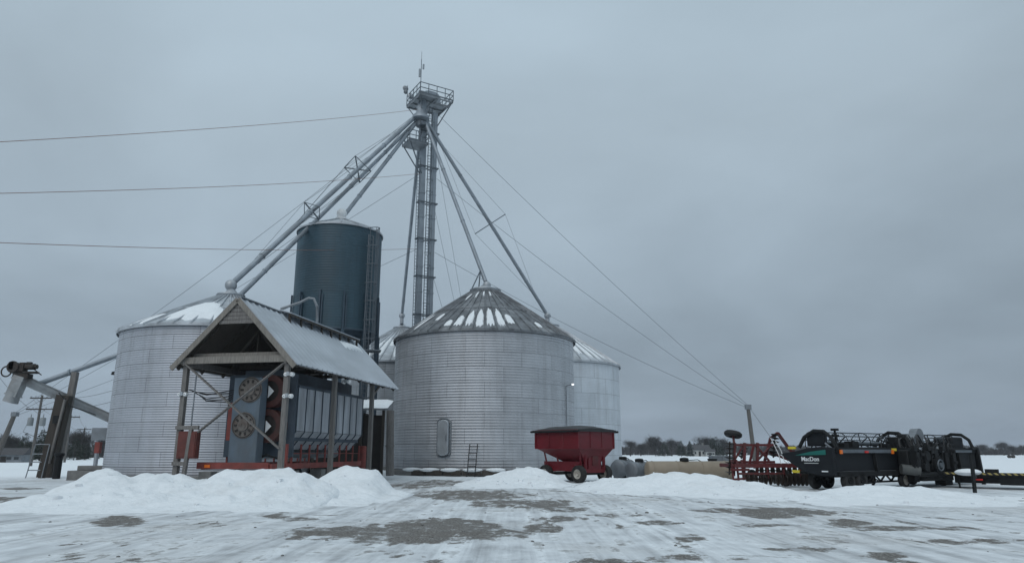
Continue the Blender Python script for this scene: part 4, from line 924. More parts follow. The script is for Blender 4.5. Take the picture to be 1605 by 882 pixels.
hd = MB(); h0 = hi + Vector((.25, 0, .1)); h1 = P(16, 630, CY - 1.2); hd.bar(h0, h0.lerp(h1, .75), .62, .72).tube(h0.lerp(h1, .6), h1, .40, .46, 14); hd.bar(h0.lerp(h1, .1), h0.lerp(h1, .16), .72, .82).bar(h0.lerp(h1, .72), h0.lerp(h1, .76), .70, .80).build('discharge_hood', 'conv', cv, world=True)
MB().tube(P(56, 603, CY - .3), P(208, 548, CY + 2.5), .17, n=12).tube(P(108, 584, CY + .6), P(111, 583, CY + .6), .23, n=12).build('return_spout', 'spout', cv, world=True)
MB().path([P(92, 615, CY - .5), P(110, 636, CY), P(128, 642, CY + .5), P(150, 650, CY + 1.2)], .04, 6).build('power_cable', 'belt', cv, world=True)
ps = thing('support_post', 'stout dark timber post pair carrying the auger conveyor', 'post', (P(80, 748, CY).x, CY, 0))
MB().bar((-.42, 0, -.3), (.10, .05, 5.3), .88, .5, (0, 1, 0)).build('main_timber', 'wood_dark', ps); MB().bar((-.05, .5, -.3), (.30, .5, 6.9), .38, .32, (0, 1, 0)).build('rear_timber', 'wood', ps)
MB().bar((-.05, -.36, .9), (.40, -.36, 5.0), .12, .14, (0, 1, 0)).build('side_brace', 'wood', ps); MB().box((.0, -.33, 3.7), (.35, .2, .5)).build('bracket', 'black', ps)
fs_ = thing('step_frame', 'thin pipe step frame standing against the left of the conveyor post', 'steps', (P(48, 752, 46.5).x, 46.5, 0))
m = MB()
for p0, p1 in (((-.35, 0, 0), (-.15, .2, 2.1)), ((.65, .0, 0), (.75, .2, 2.1)), ((-.15, .2, 2.1), (.75, .2, 2.1)), ((-.2, .1, 1.5), (.45, .1, 1.5)), ((-.25, .1, 1.0), (.45, .1, 1.0)), ((-.3, .1, .5), (.45, .1, .5))): m.tube(p0, p1, .035, n=6)
m.build('pipe_frame', 'galv_dark', fs_)
MB().bar((.35, .5, 0), (.45, .5, 2.0), .28, .3, (0, 1, 0)).build('stub_post', 'wood_dark', fs_)
o = MB().lathe([(.02, 0), (.22, 0), (.22, 1.35), (.30, 1.38), (.30, 1.55), (.02, 1.6)], n=14).build('bollard', 'black'); o.location = (P(88, 748, 46).x, 46, 0); tag(o, 'short black capped bollard right of the conveyor post', 'bollard')
ctl = thing('control_box', 'grey control box on a red and galvanized post beside the left bin', 'control box', (P(148, 738, 47.2).x, 47.2, 0))
MB().tube((0, 0, 0), (.0, 0, 2.4), .13, n=10).build('post', 'galv', ctl); MB().box((.05, -.02, 1.9), (.32, .28, .7)).build('red_case', 'red_frame', ctl); MB().box((.12, 0, 2.75), (1.0, .5, .8)).build('hood', 'galv_dark', ctl, bevel=.02)
for k, (u, dx, s) in enumerate(((132, 0, 1.0), (152, .4, .8), (248, 0, .7))):
    p = P(u, 744, 43.5 if k < 2 else 40.5); o = MB().box((0, 0, .28), (1.6 * s, .8, .56)).box((.2, 0, .70), (1.0 * s, .6, .28)).build('concrete_block', 'concrete', bevel=.03); o.location = (p.x, p.y, 0); o.rotation_euler = (0, 0, .15 * k)
    tag(o, ['grey concrete block at the foot of the left bin, nearest the conveyor post', 'smaller grey concrete block just below the control box', 'dark concrete block behind the snowbank under the left bin wall'][k], 'concrete block')
# flood lamp bracket on left bin
p = P(181, 584, 44.5); t = thing('yard_lamp', 'small dark yard lamp sticking out of the left wall of the left bin', 'lamp', p)
MB().tube((0, 0, 0), (.9, .3, .05), .03, n=6).build('arm', 'galv_dark', t); MB().lathe([(.02, .1), (.16, .06), (.2, -.12), (.02, -.14)], (-.05, 0, 0), 12).build('lamp_head', 'black', t)

# ------------------------------------------------------------------ red gravity wagon
def wheel(parent, c, r, w, axis='X', rim=.55, rimm='rim', name='wheel'):
    t_ = MB().lathe([(r * rim, -w / 2), (r * .88, -w / 2), (r * .98, -w * .3), (r, 0), (r * .98, w * .3), (r * .88, w / 2), (r * rim, w / 2)], c, 28, axis).build(name, 'rubber', parent)
    MB().lathe([(.001, -w * .2), (r * .18, -w * .42), (r * .25, -w * .25), (r * rim, -w * .45), (r * rim, w * .45), (r * .25, w * .25), (r * .18, w * .42), (.001, w * .2)], c, 22, axis).build('rim', rimm, t_)
    return t_
def wagon():
    c = P(902, 757, 41.3)
    t = thing('grain_wagon', 'red gravity grain wagon with a black roll tarp in front of the middle bin', 'wagon', (c.x, 41.3, 0), R(45))
    hx, hy = 1.56, 1.56
    zt, zw, zb = 2.75, 1.82, 1.0
    b = MB(); th = .05
    top = [(-hx, -hy, zt), (hx, -hy, zt), (hx, hy, zt), (-hx, hy, zt)]; mid = [(x, y, zw) for x, y, _ in top]; bot = [(-.5, -1.0, zb + .1), (1.0, -1.0, zb + .1), (1.0, -.3, zb + .1), (-.5, -.3, zb + .1)]
    bot = [(-.62, -1.25, zb + .05), (.75, -1.25, zb + .05), (.75, .2, zb + .05), (-.62, .2, zb + .05)]
    vs = top + mid + bot; fs = []
    for k in range(4):
        j = (k + 1) % 4; fs += [(4 + k, 4 + j, j, k), (8 + k, 8 + j, 4 + j, 4 + k)]
    fs += [(11, 10, 9, 8), (3, 2, 1, 0)]
    b.add(vs, fs); o = b.build('hopper_box', 'wagon_red', t, smooth=False, bevel=.03)
    r_ = MB()
    for k in range(4):
        j = (k + 1) % 4; a_, b_ = Vector(top[k]), Vector(top[j]); r_.bar(a_ + Vector((0, 0, .02)), b_ + Vector((0, 0, .02)), .10, .08); r_.bar(Vector(mid[k]), Vector(mid[j]), .09, .07); r_.bar(Vector(mid[k]), Vector(top[k]), .09)
        for f_ in (.33, .66): p0 = Vector(mid[k]).lerp(Vector(mid[j]), f_); r_.bar(p0, Vector((p0.x, p0.y, zt)), .05, .05, (p0.y, -p0.x, 0))
    r_.build('box_rib', 'wagon_red', o)
    # tarp: low arch over the box
    q = MB(); vs = []; n1, n2 = 14, 10
    for j in range(n2 + 1):
        for i in range(n1 + 1):
            a_ = -1 + 2 * i / n1; y = -hy - .12 + (2 * hy + .24) * j / n2; rip = .012 * sin(j * 5.0) + random.uniform(-.012, .012)
            z = zt + .05 + .26 * (1 - abs(a_) ** 2.2) * (1 - .65 * abs(-1 + 2 * j / n2) ** 4) + rip; vs.append((a_ * (hx + .14), y, z if abs(a_) < .99 else zt - .05))
    q.add(vs, [(j * (n1 + 1) + i, j * (n1 + 1) + i + 1, (j + 1) * (n1 + 1) + i + 1, (j + 1) * (n1 + 1) + i) for j in range(n2) for i in range(n1)])
    for y in (-hy - .12, hy + .12): q.prism([(-hx - .14, zt - .05)] + [(a_ * (hx + .14), zt + .05 + .26 * (1 - abs(a_) ** 2.2) * .35) for a_ in np.linspace(-.99, .99, 9)] + [(hx + .14, zt - .05)], .02, lambda a, b_, k: Vector((a, y + k, b_)))
    tp = q.build('tarp', 'tarp', t); MB().tube((-hx - .18, -hy - .2, zt - .03), (-hx - .18, hy + .2, zt - .03), .06, n=8).tube((hx + .18, -hy - .2, zt - .03), (hx + .18, hy + .2, zt - .03), .06, n=8).build('tarp_bar', 'black', tp)
    # side door chute on the -y side
    MB().box((.05, -1.32, .98), (1.1, .12, .75)).build('chute_door', 'wagon_red', t)
    dk = MB().box((.05, -1.40, 1.15), (.5, .03, .5)); dk.build('chute_slide', 'disc_red', t)
    f = MB()
    for x in (-.75, .85): f.bar((x, -1.36, .62), (x, -1.36, 1.75), .14, .12, (0, 1, 0))
    f.bar((-.75, -1.36, .62), (.85, -1.36, .62), .14, .2); f.build('chute_frame', 'wagon_red', t)
    # frame and struts
    f = MB()
    for x in (-.75, .75): f.bar((x, -1.4, .72), (x, 1.5, .72), .12, .22)
    for y in (-1.2, 0, 1.2): f.bar((-.9, y, .72), (.9, y, .72), .12, .16)
    f.box((-.95, .1, .86), (.08, 2.7, .52)).box((.95, .1, .8), (.08, 2.4, .3)).box((0, -.3, .9), (1.5, 1.2, .35)); f.build('chassis', 'wagon_red', t)
    for x in (-1.0, 1.0):
        for y in (1.25, .35): MB().bar((x * .9, y, .75), (x * 1.05, y + .15, zw - .1 - .15 * (y < 1)), .09).build('strut', 'wagon_red', t)
    MB().bar((-.85, -1.1, .75), (-1.35, -1.5, zw), .09).build('strut', 'wagon_red', t)
    for y in (-1.2, 1.2):
        MB().bar((-1.1, y, .46), (1.1, y, .46), .12, .12).build('axle', 'black', t)
        for x in (-1.12, 1.12): wheel(t, (x, y, .46), .47, .34)
    MB().bar((0, 1.5, .6), (0, 3.2, .5), .1, .12).build('tongue', 'wagon_red', t)
wagon()

# ------------------------------------------------------------------ tanks beside the wagon
def lying_tank(label, c, r, L_, rz, m, fit=True):
    t = thing('storage_tank', label, 'tank', (c[0], c[1], 0), rz)
    prof = [(.001, -L_ / 2 - r * .32)] + [(r * sin(q), -L_ / 2 - r * .32 * cos(q)) for q in np.linspace(.25, pi / 2, 6)] + [(r, L_ / 2)] + [(r * cos(q), L_ / 2 + r * .32 * sin(q)) for q in np.linspace(.2, 1.4, 6)] + [(.001, L_ / 2 + r * .32)]
    o = MB().lathe(prof, (0, 0, r + .06), 32, 'X').build('shell', m, t)
    b = MB()
    for f_ in (-.45, -.15, .15, .45): b.torus((f_ * L_, 0, r + .06), r + .005, .022, 'X', 32, 6)
    b.build('band', m, o)
    MB().box((-L_ * .3, 0, .1), (.2, r * 1.6, .24)).box((L_ * .3, 0, .1), (.2, r * 1.6, .24)).build('saddle', 'black', t)
    if fit: MB().lathe([(.25, 0), (.25, .16), (.2, .2), (.01, .22)], (-L_ * .05, 0, 2 * r + .04), 16).path([(.2 - L_ * .05, 0, 2 * r + .1), (.55, 0, 2 * r + .14), (.8, 0, 2 * r + .02)], .025, 6).build('filler_cap', 'black', t)
    return t
p = P(1080, 745, 41.5); lying_tank('long tan cylindrical tank lying behind the right snowbank', p, .53, 4.7, R(6), 'tan')
p = P(1004, 742, 43); lying_tank('weathered grey tank with rounded end lying next to the tan tank', p, .50, 1.6, R(40), 'greytank')
p = P(978, 742, 45.5); lying_tank('second pale grey tank end right beside the smooth pale bin', p, .55, 1.4, R(52), 'greytank')
# crate-like grey bin on the far side, plus pump drum
o = MB().box((0, 0, .55), (1.3, 1.0, 1.1)).box((0, 0, 1.12), (1.38, 1.08, .07)).box((0, -.52, .55), (.06, .05, 1.05)).build('metal_bin', 'galv_dark', bevel=.02); pp = P(1130, 718, 46); o.location = (pp.x, 46, .25); tag(o, 'boxy grey metal bin behind the tan tank beside the red harrow', 'metal bin')
q = MB().lathe([(.02, 0), (.30, 0), (.30, .02), (.28, .06), (.28, .7), (.3, .74), (.3, .78), (.02, .78)], n=18).build('steel_drum', 'black'); pp = P(1117, 726, 44.5); q.location = (pp.x, 44.5, .45); tag(q, 'small dark drum behind the tan tank', 'drum')

# ------------------------------------------------------------------ red disc harrow with folded wings
def harrow():
    c = P(1205, 760, 36)
    t = thing('disc_harrow', 'folded red disc harrow with a spare wheel on top beside the black header', 'disc harrow', (c.x, 36, 0), R(4))
    f = MB()
    for z, y in ((.98, -.9), (.98, .9)): f.bar((-2.0, y, z), (2.3, y, z), .16, .18)
    for x in (-2.0, -1.0, 0, 1.1, 2.2): f.bar((x, -.9, .98), (x, .9, .98), .14, .16)
    f.bar((-1.9, -1.0, .62), (.4, -1.0, .62), .1, .1); f.build('main_frame', 'disc_red', t)
    # folded left wing: upright lattice
    w = MB()
    for x in (-1.95, -1.45, -.8): w.bar((x, -.6, .5), (x + .18, -.55, 2.05), .12, .12, (0, 1, 0))
    for z in (1.15, 1.95): w.bar((-1.95 + .05 * z, -.6, z), (.15, -.55, z), .11, .11)
    w.bar((-.75, -.55, 1.95), (-.1, -.5, 1.2), .09).bar((-1.9, -.6, 1.15), (-1.35, -.55, 1.95), .07); w.build('folded_wing', 'disc_red', t)
    w = MB(); w.bar((-.15, .1, .95), (.35, .15, 2.3), .11, .11, (0, 1, 0)).bar((.35, .15, 2.3), (.75, .2, 2.55), .1).bar((.75, .2, 2.55), (1.5, .3, 1.5), .14, .12).bar((.2, .1, 1.6), (1.9, .3, 1.0), .1).bar((1.5, .2, .95), (1.5, .2, 1.7), .1); w.build('folded_wing', 'disc_red', t)
    def gang(a, b, n, r):
        g = MB(); a = Vector(a); b = Vector(b); d = (b - a).normalized(); g.tube(a, b, .04, n=6)
        for k in range(n):
            p = a.lerp(b, (k + .5) / n); x = d.orthogonal().normalized(); y = d.cross(x); vs = [p - d * .05] ; m_ = 18
            ring = [p + d * .03 + (x * cos(2 * pi * i / m_) + y * sin(2 * pi * i / m_)) * r for i in range(m_)]
            vs += ring; g.add(vs, [(0, 1 + i, 1 + (i + 1) % m_) for i in range(m_)])
        g.build('disc_gang', 'disc_blade', t)
    gang((-2.15, -.6, .55), (-2.0, -.55, 2.1), 7, .24); gang((.3, -.1, 1.35), (.55, 0, 2.5), 7, .22)
    gang((-1.6, -.9, .38), (-.2, -.9, .36), 6, .28); gang((-.1, -1.0, .36), (2.3, -1.0, .34), 12, .30); gang((-.1, .9, .36), (2.3, .9, .34), 11, .30)
    w = MB()
    for x in (-2.1, -1.85, -1.6): w.bar((x, -.95, .25), (x + .05, -.7, 1.25), .08, .08, (0, 1, 0))
    w.bar((-2.2, -.95, .8), (-1.3, -.95, .8), .1, .12).bar((-2.15, -.95, .35), (-1.5, -.95, .4), .07, .09).bar((-1.3, -.9, .9), (-.9, -.7, 1.9), .08, .1); w.build('wing_hinge', 'disc_red', t)
    gang((-1.2, .2, 1.3), (-.95, .25, 2.0), 5, .22); gang((-.6, -.3, .75), (1.9, -.3, .72), 9, .27)
    for x in (-.4, .4, 1.2, 2.0): MB().bar((x, -.95, .4), (x, -.85, .95), .07, .1, (0, 1, 0)).build('gang_hanger', 'disc_red', t)
    g = MB()
    for k in range(9): x = -1.7 + k * .26; g.path([(x, -1.1, .62), (x, -1.3, .45), (x + .04, -1.2, .15)], .02, 5)
    g.build('spring_tines', 'disc_blade', t)
    wh = MB(); c0 = Vector((-1.72, -.3, 2.46)); wh.lathe([(.18, -.11), (.36, -.12), (.43, -.05), (.43, .05), (.36, .12), (.18, .11)], (0, 0, 0), 26, 'Z'); rot = Matrix.Rotation(R(14), 3, 'Y') @ Matrix.Rotation(R(-8), 3, 'X'); wh.v = [tuple(c0 + rot @ Vector(p_)) for p_ in wh.v]
    sw = wh.build('spare_wheel', 'rubber', t); MB().disc(c0, .2, .1).build('rim', 'disc_red', sw); MB().bar((-1.75, -.45, 1.9), (-1.72, -.3, 2.4), .1).build('spare_wheel_arm', 'disc_red', t)
    for x in (-.9, .75): wheel(t, (x, -.25, .40), .40, .26, 'X', .5, 'disc_red')
    MB().path([(.4, -.2, 2.2), (.62, -.3, 1.7), (.7, -.4, 1.2), (1.0, -.4, .98)], .022, 5).path([(.2, -.2, 2.3), (.45, -.4, 1.5), (.5, -.5, 1.0)], .022, 5).build('hydraulic_hose', 'white', t)
    MB().tube((-.6, 0, 1.1), (.3, .1, 1.9), .06, n=8).build('fold_cylinder', 'disc_red', t)
harrow()

# ------------------------------------------------------------------ combine header on its trailer
HO = Vector((13.9, 31.5, 0)); HRZ = R(32.5); HL = 12.1
def header():
    t = thing('combine_header', 'long black draper combine header with teal stripe resting on a transport trailer', 'combine header', HO + Vector((0, 0, -.13)), HRZ)
    def endpanel(x, s):
        poly = [(-.05, .74), (.9, .76), (1.55, .92), (2.15, 1.26), (2.62, 1.62), (2.55, 1.70), (1.9, 1.78), (1.2, 1.93), (.5, 1.98), (-.05, 1.92)]
        o = MB().prism(poly, .14 * s, lambda a, b, k: Vector((x + k, a, b))).build('end_shield', 'black_panel', t, bevel=.03); return o
    e = endpanel(0, -1)
    MB().prism([(.15, 1.63), (.15, 1.84), (.9, 1.76), (1.7, 1.60)][::-1], .012, lambda a, b, k: Vector((-.155 + k, a + .18, b))).build('teal_stripe', 'teal', e)
    cu = bpy.data.curves.new('lettering', 'FONT'); cu.body = 'MacDon'; cu.size = .26; cu.extrude = .006; cu.align_x = 'CENTER'; cu.offset = .004
    to = bpy.data.objects.new('lettering_tmp', cu); COL.objects.link(to); dg = bpy.context.evaluated_depsgraph_get(); tm = bpy.data.meshes.new_from_object(to.evaluated_get(dg)); bpy.data.objects.remove(to)
    rot = Matrix(((0, 0, -1), (-1, 0, 0), (0, 1, 0))).to_4x4(); tm.transform(Matrix.Translation((-.155, 1.12, 1.36)) @ rot); tm.materials.clear(); tm.materials.append(M['white']); tm.name = 'lettering'
    lo_ = bpy.data.objects.new('lettering', tm); COL.objects.link(lo_); lo_.parent = e
    MB().box((-.15, 1.08, 1.27), (.012, .7, .02)).build('underline', 'white', e)
    MB().box((-.15, .45, .93), (.012, .3, .05)).build('decal', 'white', e)
    MB().box((-.15, 2.0, 1.93), (.05, .40, .11)).box((-.15, 1.9, .90), (.05, .36, .12)).build('warning_sticker', 'yellow', e)
    endpanel(HL, 1)
    # back sheet, top beam, lower beam
    for a, b in ((.1, 5.2), (7.6, HL - .1)):
        MB().box(((a + b) / 2, .05, 1.34), (b - a, .06, .80)).build('back_sheet', 'black_panel', t)
        MB().box(((a + b) / 2, .12, 1.05), (b - a, .1, .12)).build('lower_lip', 'black', t)
    MB().box((HL / 2, -.02, 1.83), (HL - .1, .20, .22)).build('back_beam', 'black', t); MB().box((2.2, -.14, 1.78), (3.9, .03, .15)).build('beam_strip', 'rail', t); MB().box((9.9, -.14, 1.78), (3.0, .03, .12)).build('beam_strip', 'rail', t)
    MB().box((HL / 2, -.02, .82), (HL - .1, .22, .20)).build('lower_beam', 'black', t)
    MB().box((HL / 2, 1.05, .86), (HL - .2, 1.7, .10)).build('draper_deck', 'black_panel', t); MB().box((HL / 2, 1.95, .84), (HL - .2, .12, .07)).build('cutter_bar', 'galv_dark', t)
    for x, m in ((.22, 'lens_amber'), (4.15, 'lens_amber'), (8.5, 'lens_red'), (2.1, 'lens_red'), (9.6, 'lens_red')):
        MB().box((x, -.17, 1.75), (.16, .05, .17) if m == 'lens_amber' else (.24, .05, .09)).build('marker_light', m, t)
    MB().box((4.3, -.16, 1.85), (.34, .05, .12)).build('warning_sticker', 'yellow', t)
    # uprights and triangular gussets
    for x in (2.9, 5.1, 8.6, 10.2): MB().bar((x, -.08, .85), (x, -.02, 1.9), .14, .16, (0, 1, 0)).build('upright', 'black', t)
    # reel
    rc = Vector((0, 1.15, 2.12)); rr = .50
    for xa, xb in ((.35, 5.6), (6.4, 11.7)):
        MB().tube((xa, rc.y, rc.z), (xb, rc.y, rc.z), .10, n=12).build('reel_tube', 'rail', t)
        for k in range(6):
            an = 2 * pi * k / 6 + .35; p = Vector((0, cos(an) * rr, sin(an) * rr)); b = MB().tube(Vector((xa, 0, 0)) + rc + p, Vector((xb, 0, 0)) + rc + p, .028, n=6)
            x = xa + .1
            while x < xb: q = rc + p + Vector((x, 0, 0)); b.tube(q, q + Vector((0, -.08, -.20)), .009, n=3, cap=False); x += .14
            b.build('reel_bat', 'rail', t)
        for x in np.linspace(xa, xb, 4):
            b = MB()
            for k in range(6): an = 2 * pi * k / 6 + .35; b.bar(Vector((x, 0, 0)) + rc, Vector((x, cos(an) * rr, sin(an) * rr)) + rc, .05, .04)
            b.torus(Vector((x, 0, 0)) + rc, rr, .022, 'X', 24, 5); b.build('reel_spider', 'black', t)
    # reel arms (bent) and cylinders
    for x in (.12, 6.0, 11.9):
        MB().path([(x, 0, 1.9), (x, .15, 2.35), (x, .5, 2.62), (x, 1.0, 2.66), (x, 1.5, 2.4), (x, 1.8, 1.95)], .085, 8).build('reel_arm', 'black', t)
        MB().tube((x + .12, .1, 1.75), (x + .12, 1.0, 2.45), .05, n=8).build('reel_cylinder', 'galv_dark', t)
    MB().box((.30, 1.0, 2.30), (.25, .9, .62)).box((.25, 1.05, 2.58), (.2, .6, .12)).build('reel_drive_cover', 'black_panel', t, bevel=.05)
    for z in (2.45, 2.72): MB().disc((1.0, .55, z), .17, .10).build('crop_divider_cap', 'black', t)
    MB().tube((1.0, .55, 1.9), (1.0, .55, 2.7), .05, n=8).build('cap_stem', 'black', t)
    MB().box((11.3, .9, 2.15), (1.1, 1.0, .72)).build('reel_drive_cover', 'black_panel', t, bevel=.10)
    MB().box((5.9, .6, 2.2), (.9, .6, .5)).box((6.0, .35, 2.45), (.4, .3, .25)).build('centre_drive', 'black', t, bevel=.05)
    # adapter / float module in the middle
    MB().box((6.3, -.35, 1.28), (3.4, .5, 1.1)).build('adapter_frame', 'black', t, bevel=.05)
    MB().box((6.7, -.55, .62), (2.6, .5, .35)).box((7.6, -.5, .38), (.7, .5, .3)).box((5.2, -.4, .6), (.35, .4, .4)).build('adapter_foot', 'black', t, bevel=.04)
    m = MB()
    for x in (4.9, 5.6, 6.5, 7.4): m.box((x, -.75, 1.35), (.3, .35, .9 + .2 * sin(x * 5)))
    hr = random.Random(11)
    for k in range(34):
        x = hr.uniform(4.6, 8.0); z = hr.uniform(.8, 1.95); m.box((x, hr.uniform(-.95, -.6), z), (hr.uniform(.06, .35), hr.uniform(.1, .3), hr.uniform(.05, .3)))
    for k in range(14):
        x = hr.uniform(4.6, 7.6); z = hr.uniform(.8, 1.9); m.tube((x, -.85, z), (x + hr.uniform(-.1, .9), -.85 + hr.uniform(-.1, .1), z + hr.uniform(-.4, .4)), hr.uniform(.025, .06), n=7)
    m.disc((6.6, -.85, 1.15), .38, .22, 'Y', 22).disc((5.7, -.85, 1.55), .22, .2, 'Y', 18).tube((4.8, -.8, .75), (7.9, -.8, .75), .12, n=12).box((7.9, -.7, 1.35), (.25, .6, 1.1)).build('float_module', 'black', t, bevel=.02)
    MB().torus((6.6, -.98, 1.15), .24, .035, 'Y', 22, 6).disc((6.6, -.98, 1.15), .12, .1, 'Y', 14).build('pulley', 'rail', t)
    for k in range(6): x = 5.0 + k * .45; MB().path([(x, -.5, 1.8), (x + .1, -.75, 2.0 + .1 * sin(k * 2)), (x + .35, -.85, 1.75), (x + .3, -.8, 1.2)], .028, 6).build('hydraulic_hose', 'belt', t)
    for k in range(3): x = 6.2 + k * .8; MB().path([(x, .1, 1.9), (x + .15, .3, 2.45), (x + .5, .5, 2.5), (x + .8, .4, 2.0)], .03, 6).build('hydraulic_hose', 'belt', t)
    hr = random.Random(23)
    for k in range(16):
        x = hr.uniform(3.8, 9.4); h_ = hr.uniform(2.15, 2.6); w_ = hr.uniform(.25, .7); y = hr.uniform(-.1, .6); MB().path([(x, y, 1.9), (x + w_ * .2, y + .05, h_ - .1), (x + w_ * .6, y + .1, h_), (x + w_, y + .12, h_ - .25), (x + w_ * 1.15, y, 1.9)], hr.uniform(.02, .035), 6).build('hydraulic_hose', 'belt', t)
    for k in range(8):
        x = (.6, 1.3, 2.0, 4.6, 5.2, 8.6, 9.3, 10.4)[k]; MB().box((x, .45, 2.02), (hr.uniform(.2, .5), .4, hr.uniform(.2, .4))).build('drive_box', 'black', t)
    MB().tube((4.35, -.35, 1.0), (4.95, -.85, .90), .22, n=20).build('auger_drum', 'grey_cyl', t)
    MB().bar((6.9, -.8, 1.95), (7.5, -.7, 1.75), .12).bar((5.3, -.8, 1.82), (5.5, -.75, 1.9), .1).build('lock_bar', 'galv_dark', t)
    ch = MB(); ch.bar((7.3, .8, 2.1), (8.2, .9, 2.62), .36, .34).disc((8.3, .9, 2.58), .32, .4, 'Y', 20).bar((8.35, .9, 2.6), (8.6, .9, 2.05), .28, .3); ch.build('grain_chute', 'galv_dark', t)
    # stand at the far end
    MB().bar((11.95, -.25, .1), (11.95, -.15, 1.95), .16, .14, (0, 1, 0)).bar((11.3, -.2, 1.9), (11.95, -.15, 1.95), .1).build('stand_leg', 'black', t)
header()
def header_trailer():
    t = thing('header_trailer', 'low dark transport trailer under the black combine header', 'trailer', HO, HRZ)
    f = MB()
    for y in (.35, 1.25): f.bar((.2, y, .62), (11.3, y, .62), .12, .16)
    for x in np.linspace(.3, 11, 9): f.bar((x, .35, .62), (x, 1.25, .62), .1, .1)
    f.build('main_beam', 'black', t)
    g = MB()
    for k in range(10): x = .8 + k * .85; g.bar((x, .33, .62), (x + .42, .33, .32), .06); g.bar((x + .42, .33, .32), (x + .85, .33, .62), .06)
    g.bar((.8, .33, .30), (9.3, .33, .30), .08, .08); g.build('truss', 'black', t)
    for x in (1.4, 5.6, 9.4): MB().bar((x, .8, .6), (x, .8, .82), .3, .2).build('saddle', 'black', t)
    for x in (.75, 1.65):
        for y in (.0, 1.6): wheel(t, (x, y, .40), .40, .26, 'Y', .5, 'black')
    for y in (-.05, 1.6): wheel(t, (5.0, y, .36), .36, .22, 'Y', .62, 'rim')
    for y in (0.1, 1.6): wheel(t, (8.7, y, .36), .36, .24, 'Y', .55, 'black')
    hr = random.Random(4)
    for k in range(30):
        x = hr.uniform(.4, 10.8); MB().box((x, hr.uniform(.1, 1.5), hr.uniform(.35, .78)), (hr.uniform(.1, .5), hr.uniform(.08, .3), hr.uniform(.06, .25))).build('frame_plate', 'black', t)
    for k in range(12): x = hr.uniform(.4, 10.4); MB().tube((x, .2, hr.uniform(.4, .75)), (x + hr.uniform(.3, .8), .3, hr.uniform(.3, .8)), .03, n=6).build('brace_rod', 'black', t)
    MB().bar((11.2, .8, .60), (13.4, .8, .55), .12, .12).build('tongue', 'black', t)
    for x in (9.9, 10.6): MB().bar((x, .3, .05), (x, .3, .6), .08, .08, (0, 1, 0)).build('jack_stand', 'black', t)
header_trailer()
def low_trailer():
    a = P(1478, 742, 34.5); b = P(1640, 748, 31.8); L_ = (b - a).length; rz = atan2(b.y - a.y, b.x - a.x)
    t = thing('low_trailer', 'dark low trailer edged with yellow and black stripes at the right edge', 'trailer', (a.x, a.y, 0), rz)
    MB().box((L_ / 2, .9, .60), (L_, 1.8, .14)).build('deck', 'black', t); MB().box((L_ / 2, -.025, .655), (L_, .04, .09)).build('striped_edge', 'chevron', t)
    MB().box((L_ * .78, .5, .36), (L_ * .44, .9, .36)).box((L_ * .35, .3, .38), (L_ * .5, .1, .3)).build('chassis', 'black', t)
    MB().box((L_ * .36, -.10, .40), (.34, .02, .07)).build('reflector', 'lens_red', t)
    MB().box((L_ * .49, .2, .76), (.5, .3, .2)).build('toolbox', 'black', t)
    for x in (3.4, 4.2): wheel(t, (x, .15, .32), .33, .24, 'Y', .5, 'black')
    for x in (.6, 1.2): MB().bar((x, .1, .0), (x, .1, .55), .07, .07, (0, 1, 0)).build('jack_stand', 'black', t)
    p0, p1, p2 = P(1529, 779, 30.2), P(1522, 712, 30.8), P(1530, 745, 33.4); MB().bar(p0, p1, .11, .11, (0, 1, 0)).bar(p0.lerp(p1, .45), p2, .1, .1).box(p0, (.4, .3, .06)).build('stake_post', 'black', t, world=True)
    MB().path([(.0, .3, .5), (-.6, .5, .42), (-1.4, .8, .5)], .06, 6).build('tongue', 'black', t)
low_trailer()
o = MB().ball((0, 0, 0), 1, 16, 8, (.6, .35, .16)).build('snow_clump', 'snow'); pc = P(1532, 752, 32.9); o.location = (pc.x, pc.y + .6, .72); tag(o, 'clump of snow lying on the striped low trailer', 'snow')

# ------------------------------------------------------------------ utility poles
def upole(p, h, label, arms=1, trans=False, lean=0.0):
    t = thing('utility_pole', label, 'utility pole', (p[0], p[1], 0), 0, 'timber utility poles along the road')
    top = Vector((lean, 0, h)); MB().tube((0, 0, -.3), top, .19, .13, 10).build('shaft', 'pole', t)
    for k in range(arms):
        z = h - .35 - k * 1.35; w = 1.35 if k == 0 and arms > 1 else 1.6
        a = MB().bar((lean * z / h - w, -.12, z), (lean * z / h + w, -.12, z), .12, .14); o = a.build('crossarm', 'wood_dark', t)
        q = MB()
        for x in (-w + .1, -w * .5, w * .5, w - .1): q.lathe([(.01, .0), (.05, .0), (.07, .08), (.05, .2), (.01, .22)], (lean * z / h + x, -.12, z + .07), 8)
        q.build('insulator', 'galv', o); MB().bar((lean * z / h - w * .5, -.1, z), (lean * z / h, -.1, z - .6), .04).bar((lean * z / h + w * .5, -.1, z), (lean * z / h, -.1, z - .6), .04).build('arm_brace', 'galv_dark', o)
    if trans:
        for s in (-.75, .75): MB().lathe([(.01, -.5), (.3, -.5), (.33, -.4), (.33, .4), (.25, .5), (.01, .52)], (s + lean * .7, -.25, h - 3.2), 14).tube((s + lean * .7, -.25, h - 2.7), (s + lean * .7, -.25, h - 2.3), .05).build('transformer', 'transformer', t)
        MB().path([(-.95, -.3, h - 3.4), (-1.3, -.3, h - 4.4), (0, -.3, h - 4.9), (1.3, -.3, h - 4.4), (.95, -.3, h - 3.4)], .03, 5).build('drop_cable', 'belt', t)
    return t, top
pa = (P(49, 720, 88).x, 88); zt = P(62, 619, 88).z; upole(pa, zt, 'nearest utility pole, with two crossarms and a pair of transformers', 2, True, .15)
pb = (P(102, 716, 120).x, 120); zb_ = P(110, 650, 120).z; upole(pb, zb_, 'utility pole just right of the stout conveyor post', 1)
